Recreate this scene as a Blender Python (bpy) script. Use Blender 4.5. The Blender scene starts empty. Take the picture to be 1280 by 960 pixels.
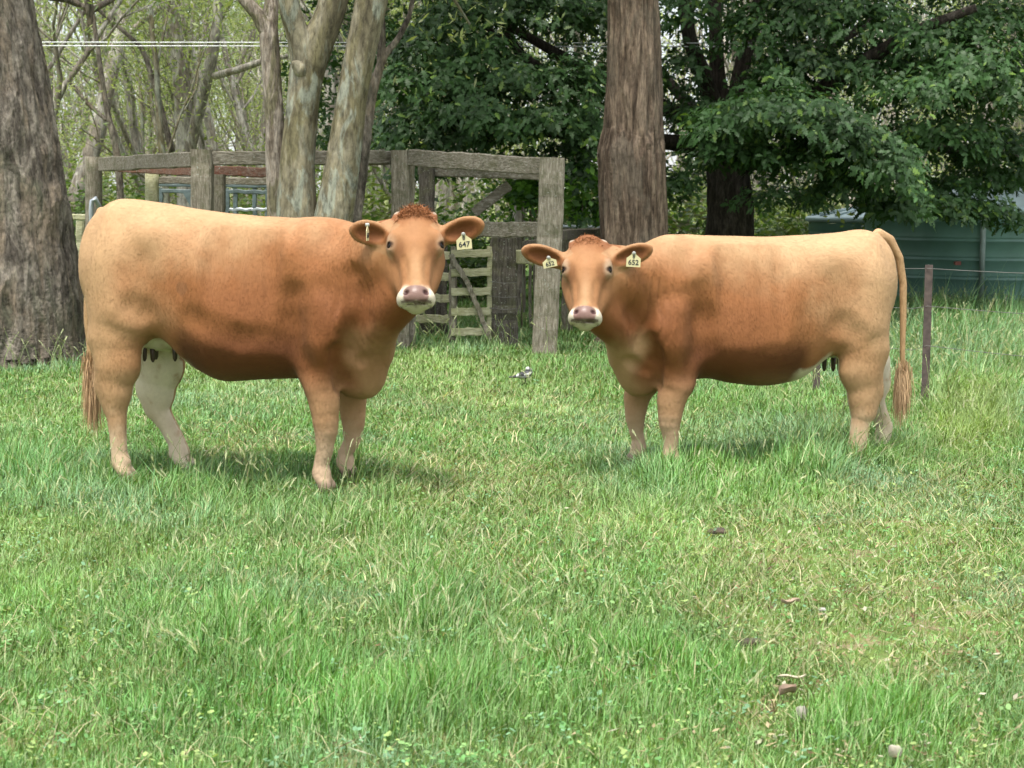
import bpy, math, random
import numpy as np
from mathutils import Vector, Matrix
rng = np.random.default_rng(7); random.seed(7)
scene = bpy.context.scene
COL = scene.collection
PI = math.pi

# ------------------------------------------------------------------ camera
H = 1.5; PITCH = math.atan(240/2000)
cam_d = bpy.data.cameras.new('camera'); cam = bpy.data.objects.new('camera', cam_d); COL.objects.link(cam)
cam.location = (0, 0, H); cam.rotation_euler = (PI/2 - PITCH, 0, 0)
cam_d.sensor_width = 36; cam_d.lens = 36*2000/1280; cam_d.clip_start = .1; cam_d.clip_end = 2000
cam_d.dof.use_dof = True; cam_d.dof.focus_distance = 8.2; cam_d.dof.aperture_fstop = 7.0
scene.camera = cam
# ------------------------------------------------------------------ light
SUN_EL, SUN_AZ = math.radians(68), math.radians(197)      # azimuth clockwise from +Y
world = bpy.data.worlds.new('World'); scene.world = world; world.use_nodes = True
wn = world.node_tree; wn.nodes.clear()
sky = wn.nodes.new('ShaderNodeTexSky'); sky.sky_type = 'NISHITA'; sky.sun_disc = False
sky.sun_elevation = SUN_EL; sky.sun_rotation = SUN_AZ
wc = wn.nodes.new('ShaderNodeMix'); wc.data_type = 'RGBA'
tc = wn.nodes.new('ShaderNodeTexCoord'); cl = wn.nodes.new('ShaderNodeTexNoise'); cl.inputs['Scale'].default_value = 2.2
cl.inputs['Detail'].default_value = 5
cr = wn.nodes.new('ShaderNodeMapRange'); cr.inputs[1].default_value = .35; cr.inputs[2].default_value = .6
cr.inputs[3].default_value = .72; cr.inputs[4].default_value = .96
bg = wn.nodes.new('ShaderNodeBackground'); bg.inputs[1].default_value = .10
wo = wn.nodes.new('ShaderNodeOutputWorld')
wn.links.new(tc.outputs['Generated'], cl.inputs['Vector']); wn.links.new(cl.outputs[0], cr.inputs[0])
wn.links.new(cr.outputs[0], wc.inputs[0]); wn.links.new(sky.outputs[0], wc.inputs[6])
wc.inputs[7].default_value = (6.4, 6.6, 6.9, 1)      # bright overcast cloud
# an overcast sky is brightest overhead
sx_ = wn.nodes.new('ShaderNodeSeparateXYZ'); wn.links.new(tc.outputs['Generated'], sx_.inputs[0])
gr_ = wn.nodes.new('ShaderNodeMapRange'); gr_.inputs[3].default_value = .42; gr_.inputs[4].default_value = 1.15; wn.links.new(sx_.outputs[2], gr_.inputs[0])
wg = wn.nodes.new('ShaderNodeVectorMath'); wg.operation = 'SCALE'; wn.links.new(wc.outputs[2], wg.inputs[0]); wn.links.new(gr_.outputs[0], wg.inputs['Scale'])
wn.links.new(wg.outputs[0], bg.inputs[0]); wn.links.new(bg.outputs[0], wo.inputs[0])
sd = bpy.data.lights.new('sun', 'SUN'); sd.energy = 1.5; sd.angle = math.radians(14); sd.color = (1, .95, .86)
sun = bpy.data.objects.new('sun', sd); COL.objects.link(sun)
sdir = Vector((math.sin(SUN_AZ)*math.cos(SUN_EL), math.cos(SUN_AZ)*math.cos(SUN_EL), math.sin(SUN_EL)))
sun.rotation_euler = sdir.to_track_quat('Z', 'Y').to_euler(); sun.location = (0, 0, 30)
scene.view_settings.view_transform = 'Standard'; scene.view_settings.look = 'None'
scene.view_settings.gamma = 1; scene.view_settings.exposure = 2.0
scene.render.engine = 'CYCLES'
scene.cycles.max_bounces = 6; scene.cycles.transparent_max_bounces = 6

# ------------------------------------------------------------------ photo geometry helpers
_F = np.array([0, math.cos(PITCH), -math.sin(PITCH)]); _U = np.array([0, math.sin(PITCH), math.cos(PITCH)])
_R = np.array([1., 0, 0]); _C = np.array([0, 0, H])
def ray(px, py): return _F*2000 + _R*(px-640) + _U*(480-py)
def G(px, py, z=0.):
    d = ray(px, py); return _C + d*(z-H)/d[2]
def P(px, py, Y):                         # the point on that sight line at distance Y along +Y
    d = ray(px, py); return _C + d*Y/d[1]

# ------------------------------------------------------------------ generic helpers
def tag(o, label=None, cat=None, group=None, kind=None):
    if label: o['label'] = label
    if cat: o['category'] = cat
    if group: o['group'] = group
    if kind: o['kind'] = kind
    return o
def empty(name, loc=(0, 0, 0), label=None, cat=None, group=None):
    o = bpy.data.objects.new(name, None); COL.objects.link(o); o.location = loc
    return tag(o, label, cat, group)
def link(name, me, mat=None, parent=None, loc=None):
    o = bpy.data.objects.new(name, me); COL.objects.link(o)
    if mat is not None and len(me.materials) == 0: me.materials.append(mat)
    if parent is not None: o.parent = parent
    if loc is not None: o.location = loc
    return o
def npmesh(name, V, faces, col=None, smooth=True, uv=None, attrs=None):
    """V (n,3); faces: list of int arrays (m,3) / (m,4) / ..."""
    me = bpy.data.meshes.new(name); V = np.asarray(V, np.float32)
    me.vertices.add(len(V)); me.vertices.foreach_set('co', V.ravel())
    faces = [np.asarray(f, np.int32) for f in faces if len(f)]
    loops = np.concatenate([f.ravel() for f in faces])
    tot = np.concatenate([np.full(len(f), f.shape[1], np.int32) for f in faces])
    st = np.concatenate([[0], np.cumsum(tot)[:-1]]).astype(np.int32)
    me.loops.add(len(loops)); me.loops.foreach_set('vertex_index', loops)
    me.polygons.add(len(tot)); me.polygons.foreach_set('loop_start', st); me.polygons.foreach_set('loop_total', tot)
    me.update(calc_edges=True)
    me.polygons.foreach_set('use_smooth', np.full(len(tot), smooth))
    if col is not None:
        a = me.color_attributes.new('Col', 'FLOAT_COLOR', 'POINT')
        c = np.ones((len(V), 4), np.float32); c[:, :3] = col; a.data.foreach_set('color', c.ravel())
    for k, v in (attrs or {}).items():
        a = me.attributes.new(k, 'FLOAT', 'POINT'); a.data.foreach_set('value', np.asarray(v, np.float32))
    return me
def vnoise(Pt, scale, seed=0, octs=3):
    """cheap value noise on points (n,3) in 0..1"""
    out = 0; amp = 1; tot = 0
    for o in range(octs):
        q = Pt*scale*(2**o)+seed*17.3+o*31.7; i = np.floor(q).astype(np.int64); f = q-i; f = f*f*(3-2*f); r = 0
        for a in (0, 1):
            for b in (0, 1):
                for c in (0, 1):
                    hsh = (i[:, 0]+a)*374761393+(i[:, 1]+b)*668265263+(i[:, 2]+c)*2147483647+seed*144665
                    hsh = (hsh ^ (hsh >> 13))*1274126177; hsh = (hsh ^ (hsh >> 16)) & 0xffff
                    r = r+hsh/65535.*(f[:, 0] if a else 1-f[:, 0])*(f[:, 1] if b else 1-f[:, 1])*(f[:, 2] if c else 1-f[:, 2])
        out = out+amp*r; tot += amp; amp *= .5
    return out/tot
def sst(x, a, b): t = np.clip((x-a)/(b-a), 0, 1); return t*t*(3-2*t)

class MB:
    """collects shapes into one mesh"""
    def __init__(s): s.V = []; s.Q = []; s.T = []; s.n = 0
    def add(s, V, Q=None, T=None):
        V = np.asarray(V, float)
        if Q is not None and len(Q): s.Q.append(np.asarray(Q)+s.n)
        if T is not None and len(T): s.T.append(np.asarray(T)+s.n)
        s.V.append(V); s.n += len(V)
    def tube(s, path, rad, seg=10, cap=True, noise=0., ridge=0, seed=0, ell=1., bark=None):
        path = np.asarray(path, float); rad = np.broadcast_to(np.asarray(rad, float), (len(path),))
        tg = np.gradient(path, axis=0); tg /= np.linalg.norm(tg, axis=1)[:, None]+1e-9
        ref = np.array([0, 1., 0]) if abs(tg[0][1]) < .9 else np.array([1., 0, 0])
        a = np.cross(tg, ref); a /= np.linalg.norm(a, axis=1)[:, None]+1e-9; b = np.cross(tg, a)
        th = np.linspace(0, 2*PI, seg, endpoint=False)
        r = rad[:, None]*np.ones(seg)
        if noise:
            g = np.random.default_rng(seed); 
            t = np.linspace(0, 1, len(path))[:, None]
            n = 0
            for k in range(1, 5+ridge):
                ph = g.uniform(0, 6.28, 3)
                n = n + np.sin(k*th[None]+ph[0]+np.sin(t*g.uniform(2, 14)+ph[1])*1.2)*np.cos(t*g.uniform(1, 22)+ph[2])/(k**.75)
            r = r*(1+noise*n) + rad[:, None]*noise*.25*g.standard_normal(r.shape)
        if bark:                                   # furrowed relief: (depth, features per metre round, per metre up)
            dep, hs, vs = bark; s_ = np.concatenate([[0], np.cumsum(np.linalg.norm(np.diff(path, axis=0), axis=1))])
            q = np.stack([(np.cos(th)[None]*rad[:, None]*hs), (np.sin(th)[None]*rad[:, None]*hs), np.broadcast_to(s_[:, None]*vs, r.shape)], -1).reshape(-1, 3)
            w_ = vnoise(q*.6, 1., seed+40, 2)-.5; q2 = q+w_[:, None]*[1.2, 1.2, 0]
            n1 = vnoise(q2, 1., seed+3, 3); n2 = vnoise(q, .28, seed+9, 2); r = r+dep*((1-np.abs(2*n1-1)*1.6)*(.35+1.1*n2)+.8*(n2-.5)-.5).reshape(r.shape)
        V = path[:, None]+a[:, None]*(np.cos(th)[None, :, None]*r[..., None])*ell+b[:, None]*(np.sin(th)[None, :, None]*r[..., None])
        n = len(path); i = np.arange(n-1)[:, None]*seg; j = np.arange(seg)[None]; j2 = (j+1) % seg
        Q = np.stack([i+j, i+j2, i+seg+j2, i+seg+j], -1).reshape(-1, 4)
        V = V.reshape(-1, 3); T = []
        if cap:
            V = np.vstack([V, path[0], path[-1]]); c0, c1 = n*seg, n*seg+1
            jj = np.arange(seg)
            T = np.vstack([np.stack([np.full(seg, c0), (jj+1) % seg, jj], -1), np.stack([np.full(seg, c1), (n-1)*seg+jj, (n-1)*seg+(jj+1) % seg], -1)])
        s.add(V, Q, T)
    def beam(s, a, b, w, h, bev=.006, sub=14, wob=.004, seed=0, up=(0, 0, 1)):
        """weathered squared timber from a to b, w wide and h high, chamfered, slightly uneven"""
        a = np.asarray(a, float); b = np.asarray(b, float); t = b-a; L = np.linalg.norm(t); t /= L
        up = np.asarray(up, float)
        if abs(t@up) > .95: up = np.array([0, 1., 0])
        sx = np.cross(t, up); sx /= np.linalg.norm(sx); sz = np.cross(sx, t)
        c = min(bev, w*.3, h*.3)
        pr = np.array([(-w/2+c, -h/2), (w/2-c, -h/2), (w/2, -h/2+c), (w/2, h/2-c), (w/2-c, h/2), (-w/2+c, h/2), (-w/2, h/2-c), (-w/2, -h/2+c)])
        g = np.random.default_rng(seed+int(abs(a.sum())*1000) % 9999)
        V = []
        for k in range(sub+1):
            q = pr*(1+g.normal(0, wob*2, pr.shape)) + g.normal(0, wob, 2)
            if k in (0, sub): q = q*.96
            V.append(a+t*L*k/sub+sx*q[:, :1]+sz*q[:, 1:])
        V = np.vstack(V); m = 8
        i = np.arange(sub)[:, None]*m; j = np.arange(m)[None]; j2 = (j+1) % m
        Q = np.stack([i+j, i+j2, i+m+j2, i+m+j], -1).reshape(-1, 4)
        s.add(V, Q)
        s.Q.append(np.array([[0, 7, 2, 1], [7, 6, 3, 2], [6, 5, 4, 3]])+s.n-len(V))
        e = sub*m; s.Q.append(np.array([[0, 1, 2, 7], [7, 2, 3, 6], [6, 3, 4, 5]])+e+s.n-len(V))
    def box(s, c, d, rot=None):
        c = np.asarray(c, float); d = np.asarray(d, float)/2
        V = np.array([(x, y, z) for x in (-1, 1) for y in (-1, 1) for z in (-1, 1)])*d
        if rot is not None: V = V@np.asarray(rot).T
        s.add(V+c, [[0, 1, 3, 2], [4, 6, 7, 5], [0, 4, 5, 1], [2, 3, 7, 6], [0, 2, 6, 4], [1, 5, 7, 3]])
    def sphere(s, c, r, seg=16, rings=10, ax=None):
        th = np.linspace(0, PI, rings+1)[1:-1]; ph = np.linspace(0, 2*PI, seg, endpoint=False)
        V = np.stack([np.sin(th)[:, None]*np.cos(ph), np.sin(th)[:, None]*np.sin(ph), np.cos(th)[:, None]*np.ones(seg)], -1).reshape(-1, 3)
        V = np.vstack([V, [0, 0, 1], [0, 0, -1]])*np.asarray(r)
        if ax is not None: V = V@np.asarray(ax)
        m = rings-1; i = np.arange(m-1)[:, None]*seg; j = np.arange(seg)[None]; j2 = (j+1) % seg
        Q = np.stack([i+j, i+seg+j, i+seg+j2, i+j2], -1).reshape(-1, 4); jj = np.arange(seg)
        T = np.vstack([np.stack([np.full(seg, m*seg), jj, (jj+1) % seg], -1), np.stack([np.full(seg, m*seg+1), (m-1)*seg+(jj+1) % seg, (m-1)*seg+jj], -1)])
        s.add(V+np.asarray(c), Q, T)
    def build(s, name, mat=None, parent=None, smooth=True, origin=None, col=None):
        V = np.vstack(s.V)
        if origin is not None: V = V-np.asarray(origin)
        f = []
        if s.Q: f.append(np.vstack(s.Q))
        if s.T: f.append(np.vstack(s.T))
        me = npmesh(name, V, f, smooth=smooth, col=col)
        return link(name, me, mat, parent, None if origin is None or parent is not None else origin)

# ------------------------------------------------------------------ materials
def newmat(name):
    m = bpy.data.materials.new(name); m.use_nodes = True; n = m.node_tree; n.nodes.clear()
    out = n.nodes.new('ShaderNodeOutputMaterial'); b = n.nodes.new('ShaderNodeBsdfPrincipled')
    n.links.new(b.outputs[0], out.inputs[0]); return m, n, b, out
def noise(n, vec, scale, detail=4, rough=.55, dist=0):
    t = n.nodes.new('ShaderNodeTexNoise'); t.inputs['Scale'].default_value = scale; t.inputs['Detail'].default_value = detail
    t.inputs['Roughness'].default_value = rough; t.inputs['Distortion'].default_value = dist
    if vec is not None: n.links.new(vec, t.inputs['Vector'])
    return t.outputs[0]
def ramp(n, fac, stops):
    r = n.nodes.new('ShaderNodeValToRGB'); e = r.color_ramp.elements
    while len(e) < len(stops): e.new(.5)
    for k, (p, c) in enumerate(stops): e[k].position = p; e[k].color = (*c, 1) if len(c) == 3 else c
    n.links.new(fac, r.inputs[0]); return r.outputs[0]
def mix(n, fac, a, b, mode='MIX'):
    m = n.nodes.new('ShaderNodeMix'); m.data_type = 'RGBA'; m.blend_type = mode
    for s, v in ((0, fac), (6, a), (7, b)):
        if isinstance(v, (int, float)): m.inputs[s].default_value = v
        elif isinstance(v, tuple): m.inputs[s].default_value = (*v, 1)
        else: n.links.new(v, m.inputs[s])
    return m.outputs[2]
def coords(n, sc=(1, 1, 1), kind='Object'):
    t = n.nodes.new('ShaderNodeTexCoord'); m = n.nodes.new('ShaderNodeMapping'); m.inputs['Scale'].default_value = sc
    n.links.new(t.outputs[kind], m.inputs[0]); return m.outputs[0]
def bump(n, b, h, s=.5, d=.01):
    u = n.nodes.new('ShaderNodeBump'); u.inputs['Strength'].default_value = s; u.inputs['Distance'].default_value = d
    n.links.new(h, u.inputs['Height']); n.links.new(u.outputs[0], b.inputs['Normal'])
def mat_plain(name, c, rough=.6, metal=0, nscale=8, var=.25, bs=.2, bd=.004, sc=(1, 1, 1), spec=.5):
    m, n, b, o = newmat(name); v = coords(n, sc)
    f = noise(n, v, nscale, 6); g = noise(n, v, nscale*6, 4)
    c1 = tuple(x*(1-var) for x in c); c2 = tuple(min(1, x*(1+var)) for x in c)
    n.links.new(ramp(n, f, [(.3, c1), (.7, c2)]), b.inputs['Base Color'])
    b.inputs['Roughness'].default_value = rough; b.inputs['Metallic'].default_value = metal; b.inputs['Specular IOR Level'].default_value = spec
    bump(n, b, g, bs, bd); return m
def mat_bark(name, cols, stretch=(1, 1, .16), sc=7, crack=.5, cd=.02, rough=.9, patch=None, moss=None, sharp=.04):
    m, n, b, o = newmat(name); v = coords(n, stretch)
    f = noise(n, v, sc*1.9, 10, .66, .6); f2 = noise(n, v, sc*7, 8, .7, .3); big = noise(n, coords(n, (1, 1, .3)), 3.6, 8, .62, .8); fl = noise(n, coords(n, (1, 1, .5)), sc*3.5, 5, .7, .5)
    c = ramp(n, f, [(.3, cols[0]), (.44, cols[1]), (.54, cols[2]), (.68, cols[3])])
    if patch: c = mix(n, ramp(n, big, [(.5, (0, 0, 0)), (.5+sharp, (.9, .9, .9))]), c, patch)
    if moss: c = mix(n, ramp(n, noise(n, coords(n, (1, 1, .32)), 4.6, 9, .64, .9), [(.52, (0, 0, 0)), (.52+sharp, (.85, .85, .85))]), c, moss)
    c = mix(n, .75, c, ramp(n, f2, [(.34, (.22, .21, .2)), (.5, (.95, .95, .95)), (.68, (1.5, 1.48, 1.42))]), 'MULTIPLY')
    c = mix(n, .6, c, ramp(n, fl, [(.36, (.5, .48, .45)), (.5, (1, 1, 1)), (.66, (1.4, 1.38, 1.32))]), 'MULTIPLY')
    n.links.new(c, b.inputs['Base Color']); b.inputs['Roughness'].default_value = rough; b.inputs['Specular IOR Level'].default_value = .15
    add = n.nodes.new('ShaderNodeMath'); add.operation = 'ADD'; n.links.new(f, add.inputs[0]); n.links.new(f2, add.inputs[1])
    bump(n, b, add.outputs[0], crack, cd); return m
def mat_leaf(name, rough=.5, trans=.35, spec=.5, gain=1.):
    """colour from the mesh's Col attribute, part translucent"""
    m, n, b, o = newmat(name); a = n.nodes.new('ShaderNodeAttribute'); a.attribute_name = 'Col'
    n.links.new(a.outputs[0], b.inputs['Base Color']); b.inputs['Roughness'].default_value = rough
    b.inputs['Specular IOR Level'].default_value = spec
    t = n.nodes.new('ShaderNodeBsdfTranslucent'); n.links.new(mix(n, 1., a.outputs[0], (1.25, 1.35, .6), 'MULTIPLY'), t.inputs[0])
    x = n.nodes.new('ShaderNodeMixShader'); x.inputs[0].default_value = trans
    n.links.new(b.outputs[0], x.inputs[1]); n.links.new(t.outputs[0], x.inputs[2]); n.links.new(x.outputs[0], o.inputs[0]); return m

# ================================================================== CATTLE
# smooth implicit surfaces, turned into one continuous skin by surface nets
def smin(a, b, k):
    h = np.clip(.5+.5*(b-a)/k, 0, 1); return b+(a-b)*h-k*h*(1-h)
class Field:
    def __init__(s, lo, hi, v):
        s.lo = np.asarray(lo, float); s.v = v; s.n = np.ceil((np.asarray(hi)-s.lo)/v).astype(int)
        s.F = np.full(s.n, .3, np.float32); s.ax = [(s.lo[i]+np.arange(s.n[i])*v).astype(np.float32) for i in range(3)]
    def sub(s, lo, hi):
        a = np.maximum(0, np.floor((np.asarray(lo)-s.lo)/s.v).astype(int)); b = np.minimum(s.n, np.ceil((np.asarray(hi)-s.lo)/s.v).astype(int))
        b = np.maximum(a, b); sl = tuple(slice(a[i], b[i]) for i in range(3))
        X, Y, Z = np.meshgrid(*[s.ax[i][sl[i]] for i in range(3)], indexing='ij', sparse=True)
        return sl, X, Y, Z
    def op(s, sl, d, k, neg=False):
        if neg: s.F[sl] = -smin(-s.F[sl], d, k)
        else: s.F[sl] = smin(s.F[sl], d, k)
    def cone(s, a, b, ra, rb, k=.04, ys=1., neg=False):
        a = np.asarray(a, float); b = np.asarray(b, float); m = .11+k
        r = np.array([max(ra, rb)+m]*3)
        sl, X, Y, Z = s.sub(np.minimum(a, b)-r, np.maximum(a, b)+r)
        A = np.array([a[0], a[1]/ys, a[2]]); B = np.array([b[0], b[1]/ys, b[2]]); ab = B-A; L2 = ab@ab+1e-9
        px, py, pz = X-A[0], Y/ys-A[1], Z-A[2]
        t = np.clip((px*ab[0]+py*ab[1]+pz*ab[2])/L2, 0, 1)
        d = (np.sqrt((px-t*ab[0])**2+(py-t*ab[1])**2+(pz-t*ab[2])**2)-(ra+(rb-ra)*t))*min(1., ys)
        s.op(sl, d, k, neg)
    def chain(s, pts, k=.04, ys=1.):
        P_ = np.array([np.asarray(p, float) for p, r in pts]); m = max(r for p, r in pts)+.11+k
        sl, X, Y, Z = s.sub(P_.min(0)-m, P_.max(0)+m); D = None
        for (a, ra), (b, rb) in zip(pts[:-1], pts[1:]):
            A = np.array([a[0], a[1]/ys, a[2]]); B = np.array([b[0], b[1]/ys, b[2]]); ab = B-A; L2 = ab@ab+1e-9
            px, py, pz = X-A[0], Y/ys-A[1], Z-A[2]; t = np.clip((px*ab[0]+py*ab[1]+pz*ab[2])/L2, 0, 1)
            d = (np.sqrt((px-t*ab[0])**2+(py-t*ab[1])**2+(pz-t*ab[2])**2)-(ra+(rb-ra)*t))*min(1., ys)
            D = d if D is None else np.minimum(D, d)
        s.op(sl, D, k)
    def ell(s, c, r, k=.04, M=None, neg=False):
        """ellipsoid; M rows = local axes"""
        c = np.asarray(c, float); r = np.asarray(r, float); m = max(r)+.09+k
        sl, X, Y, Z = s.sub(c-m, c+m); q = [X-c[0], Y-c[1], Z-c[2]]
        if M is None: u = [q[i]/r[i] for i in range(3)]
        else: u = [(q[0]*M[i][0]+q[1]*M[i][1]+q[2]*M[i][2])/r[i] for i in range(3)]
        k0 = np.sqrt(u[0]**2+u[1]**2+u[2]**2); k1 = np.sqrt((u[0]/r[0])**2+(u[1]/r[1])**2+(u[2]/r[2])**2)+1e-6
        s.op(sl, k0*(k0-1)/k1, k, neg)
    def loft(s, st, p=2.35):
        st = np.array(st, float); x = st[:, 0]; X1 = s.ax[0]
        def itp(y):                                 # monotone-ish cubic
            d = np.diff(y)/np.diff(x); mm = np.zeros(len(y)); mm[1:-1] = np.where(d[:-1]*d[1:] > 0, 2*d[:-1]*d[1:]/(d[:-1]+d[1:]+1e-12), 0); mm[0], mm[-1] = d[0], d[-1]
            xc = np.clip(X1, x[0], x[-1]); i = np.clip(np.searchsorted(x, xc)-1, 0, len(x)-2); h = x[i+1]-x[i]; t = (xc-x[i])/h
            return ((2*t**3-3*t**2+1)*y[i]+(t**3-2*t**2+t)*h*mm[i]+(-2*t**3+3*t**2)*y[i+1]+(t**3-t**2)*h*mm[i+1])[:, None, None]
        zt, zb, zc, w = (itp(st[:, i]) for i in (1, 2, 3, 4)); Y, Z = s.ax[1][None, :, None], s.ax[2][None, None, :]
        v = np.where(Z > zc, (Z-zc)/(zt-zc), (zc-Z)/(zc-zb)); u = np.abs(Y)/w
        r = (u**p+np.abs(v)**p)**(1/p); d = (r-1)*np.minimum(w, (zt-zb)/2)
        dx = np.maximum(np.maximum(x[0]-X1, X1-x[-1]), 0)[:, None, None]
        d = np.where(dx > 0, np.sqrt(np.maximum(d, 0)**2+dx**2)+np.minimum(d, 0)*.0, d)
        s.F = np.minimum(s.F, d.astype(np.float32))
    def sample(s, Pt):
        q = (Pt-s.lo)/s.v; i = np.clip(np.floor(q).astype(int), 0, s.n-2); f = q-i; o = 0
        for a in (0, 1):
            for b in (0, 1):
                for c in (0, 1):
                    o = o+s.F[i[:, 0]+a, i[:, 1]+b, i[:, 2]+c]*(f[:, 0] if a else 1-f[:, 0])*(f[:, 1] if b else 1-f[:, 1])*(f[:, 2] if c else 1-f[:, 2])
        return o
    def surf(s):
        F = s.F; n = s.n; I = F < 0
        cnt = np.zeros(n-1, np.uint8)
        for a in (0, 1):
            for b in (0, 1):
                for c in (0, 1): cnt += I[a:n[0]-1+a, b:n[1]-1+b, c:n[2]-1+c]
        act = (cnt > 0) & (cnt < 8); ijk = np.argwhere(act); idx = np.full(n-1, -1, np.int64); idx[act] = np.arange(len(ijk))
        S = np.zeros((len(ijk), 3)); N = np.zeros(len(ijk))
        cs = [(a, b, c) for a in (0, 1) for b in (0, 1) for c in (0, 1)]
        for A in cs:
            for d in range(3):
                if A[d] == 1: continue
                B = list(A); B[d] = 1; B = tuple(B)
                fa = F[ijk[:, 0]+A[0], ijk[:, 1]+A[1], ijk[:, 2]+A[2]]; fb = F[ijk[:, 0]+B[0], ijk[:, 1]+B[1], ijk[:, 2]+B[2]]
                m = (fa < 0) != (fb < 0); t = np.where(m, fa/np.where(m, fa-fb, 1), 0)
                pt = np.tile(np.array(A, float), (len(ijk), 1)); pt[:, d] += t
                S[m] += pt[m]; N += m
        V = (ijk+S/N[:, None])*s.v+s.lo
        Q = []
        for d in range(3):
            e = [n[0], n[1], n[2]]; sl0 = [slice(1, n[i]-1) for i in range(3)]; sl1 = list(sl0)
            sl0[d] = slice(0, n[d]-1); sl1[d] = slice(1, n[d])
            a, b = I[tuple(sl0)], I[tuple(sl1)]; off = np.array([1, 1, 1]); off[d] = 0
            for flip in (0, 1):
                w = np.argwhere((a & ~b) if not flip else (~a & b))+off
                o1, o2 = (d+1) % 3, (d+2) % 3; e1 = np.zeros(3, int); e1[o1] = 1; e2 = np.zeros(3, int); e2[o2] = 1
                g = [idx[tuple((w-x).T)] for x in (e1+e2, e2, 0*e1, e1)]
                q = np.stack(g, -1); Q.append(q if not flip else q[:, ::-1])
        Q = np.vstack(Q); Q = Q[(Q >= 0).all(1)]
        for it in range(3):                         # light smoothing
            acc = np.zeros_like(V); c = np.zeros(len(V))
            for k in range(4):
                for kk in (1, 3):
                    np.add.at(acc, Q[:, k], V[Q[:, (k+kk) % 4]]); np.add.at(c, Q[:, k], 1)
            V = V+(.55 if it < 2 else .3)*(acc/np.maximum(c, 1)[:, None]-V)
        return V, Q

class Frame:
    def __init__(s, foot, x0, y0, side, th):
        t = math.radians(th); s.side = side
        s.h = np.array([side*math.cos(t), -math.sin(t), 0]); s.n = np.array([-side*math.sin(t), -math.cos(t), 0])
        s.O = np.asarray(foot)-x0*s.h-y0*s.n
        s.M = np.array([s.h, s.n, [0, 0, 1.]])        # rows: local axes in world
    def W(s, p): return np.asarray(p)@s.M             # local -> world, relative to O
    def Lp(s, w): return (np.asarray(w)-s.O)@s.M.T    # world -> local
    def Ld(s, d): return np.asarray(d)@s.M.T
    def at(s, px, py, ny=0.):
        d = ray(px, py); t = (ny-(_C-s.O)@s.n)/(d@s.n); return s.Lp(_C+t*d)

# coat
def coat_mat():
    m, n, b, o = newmat('cattle_coat'); a = n.nodes.new('ShaderNodeAttribute'); a.attribute_name = 'Col'
    v = coords(n); f = noise(n, v, 60, 6, .7); g = noise(n, coords(n, (1, 1, .35)), 240, 3, .6)
    c = mix(n, .4, a.outputs[0], ramp(n, f, [(.3, (.8, .78, .76)), (.7, (1.15, 1.15, 1.15))]), 'MULTIPLY')
    n.links.new(c, b.inputs['Base Color']); r = n.nodes.new('ShaderNodeAttribute'); r.attribute_name = 'wet'
    mr = n.nodes.new('ShaderNodeMapRange'); mr.inputs[3].default_value = .68; mr.inputs[4].default_value = .3; n.links.new(r.outputs[2], mr.inputs[0])
    n.links.new(mr.outputs[0], b.inputs['Roughness']); b.inputs['Specular IOR Level'].default_value = .2
    b.inputs['Sheen Weight'].default_value = .04; b.inputs['Sheen Roughness'].default_value = .5; b.inputs['Sheen Tint'].default_value = (1, .85, .65, 1)
    bump(n, b, g, .25, .003); return m
M_COAT = coat_mat()
def hair_mat():
    m, n, b, o = newmat('cattle_hair'); a = n.nodes.new('ShaderNodeAttribute'); a.attribute_name = 'Col'
    n.links.new(a.outputs[0], b.inputs['Base Color']); b.inputs['Roughness'].default_value = .6; b.inputs['Specular IOR Level'].default_value = .22
    b.inputs['Sheen Weight'].default_value = .03; b.inputs['Sheen Tint'].default_value = (1, .85, .65, 1); return m
M_HAIR = hair_mat()
M_EYE = mat_plain('eye_dark', (.005, .003, .002), .05, var=.1, bs=0, spec=.25)
M_TEAT = mat_plain('teat_skin', (.05, .028, .02), .5)
M_TAG = mat_plain('tag_plastic', (.50, .45, .25), .45, nscale=30, var=.08, bs=.05)
M_INK = mat_plain('tag_ink', (.012, .014, .02), .6)
M_PIN = mat_plain('tag_stud', (.3, .3, .27), .35)

def text_mesh(txt, size, ext=.0006):
    c = bpy.data.curves.new('t', 'FONT'); c.body = txt; c.size = size; c.extrude = ext; c.align_x = 'CENTER'; c.align_y = 'CENTER'; c.offset = size*.012
    o = bpy.data.objects.new('t', c); COL.objects.link(o); dg = bpy.context.evaluated_depsgraph_get(); dg.update()
    me = bpy.data.meshes.new_from_object(o.evaluated_get(dg)); bpy.data.objects.remove(o); bpy.data.curves.remove(c); me.materials.clear(); return me

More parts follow.
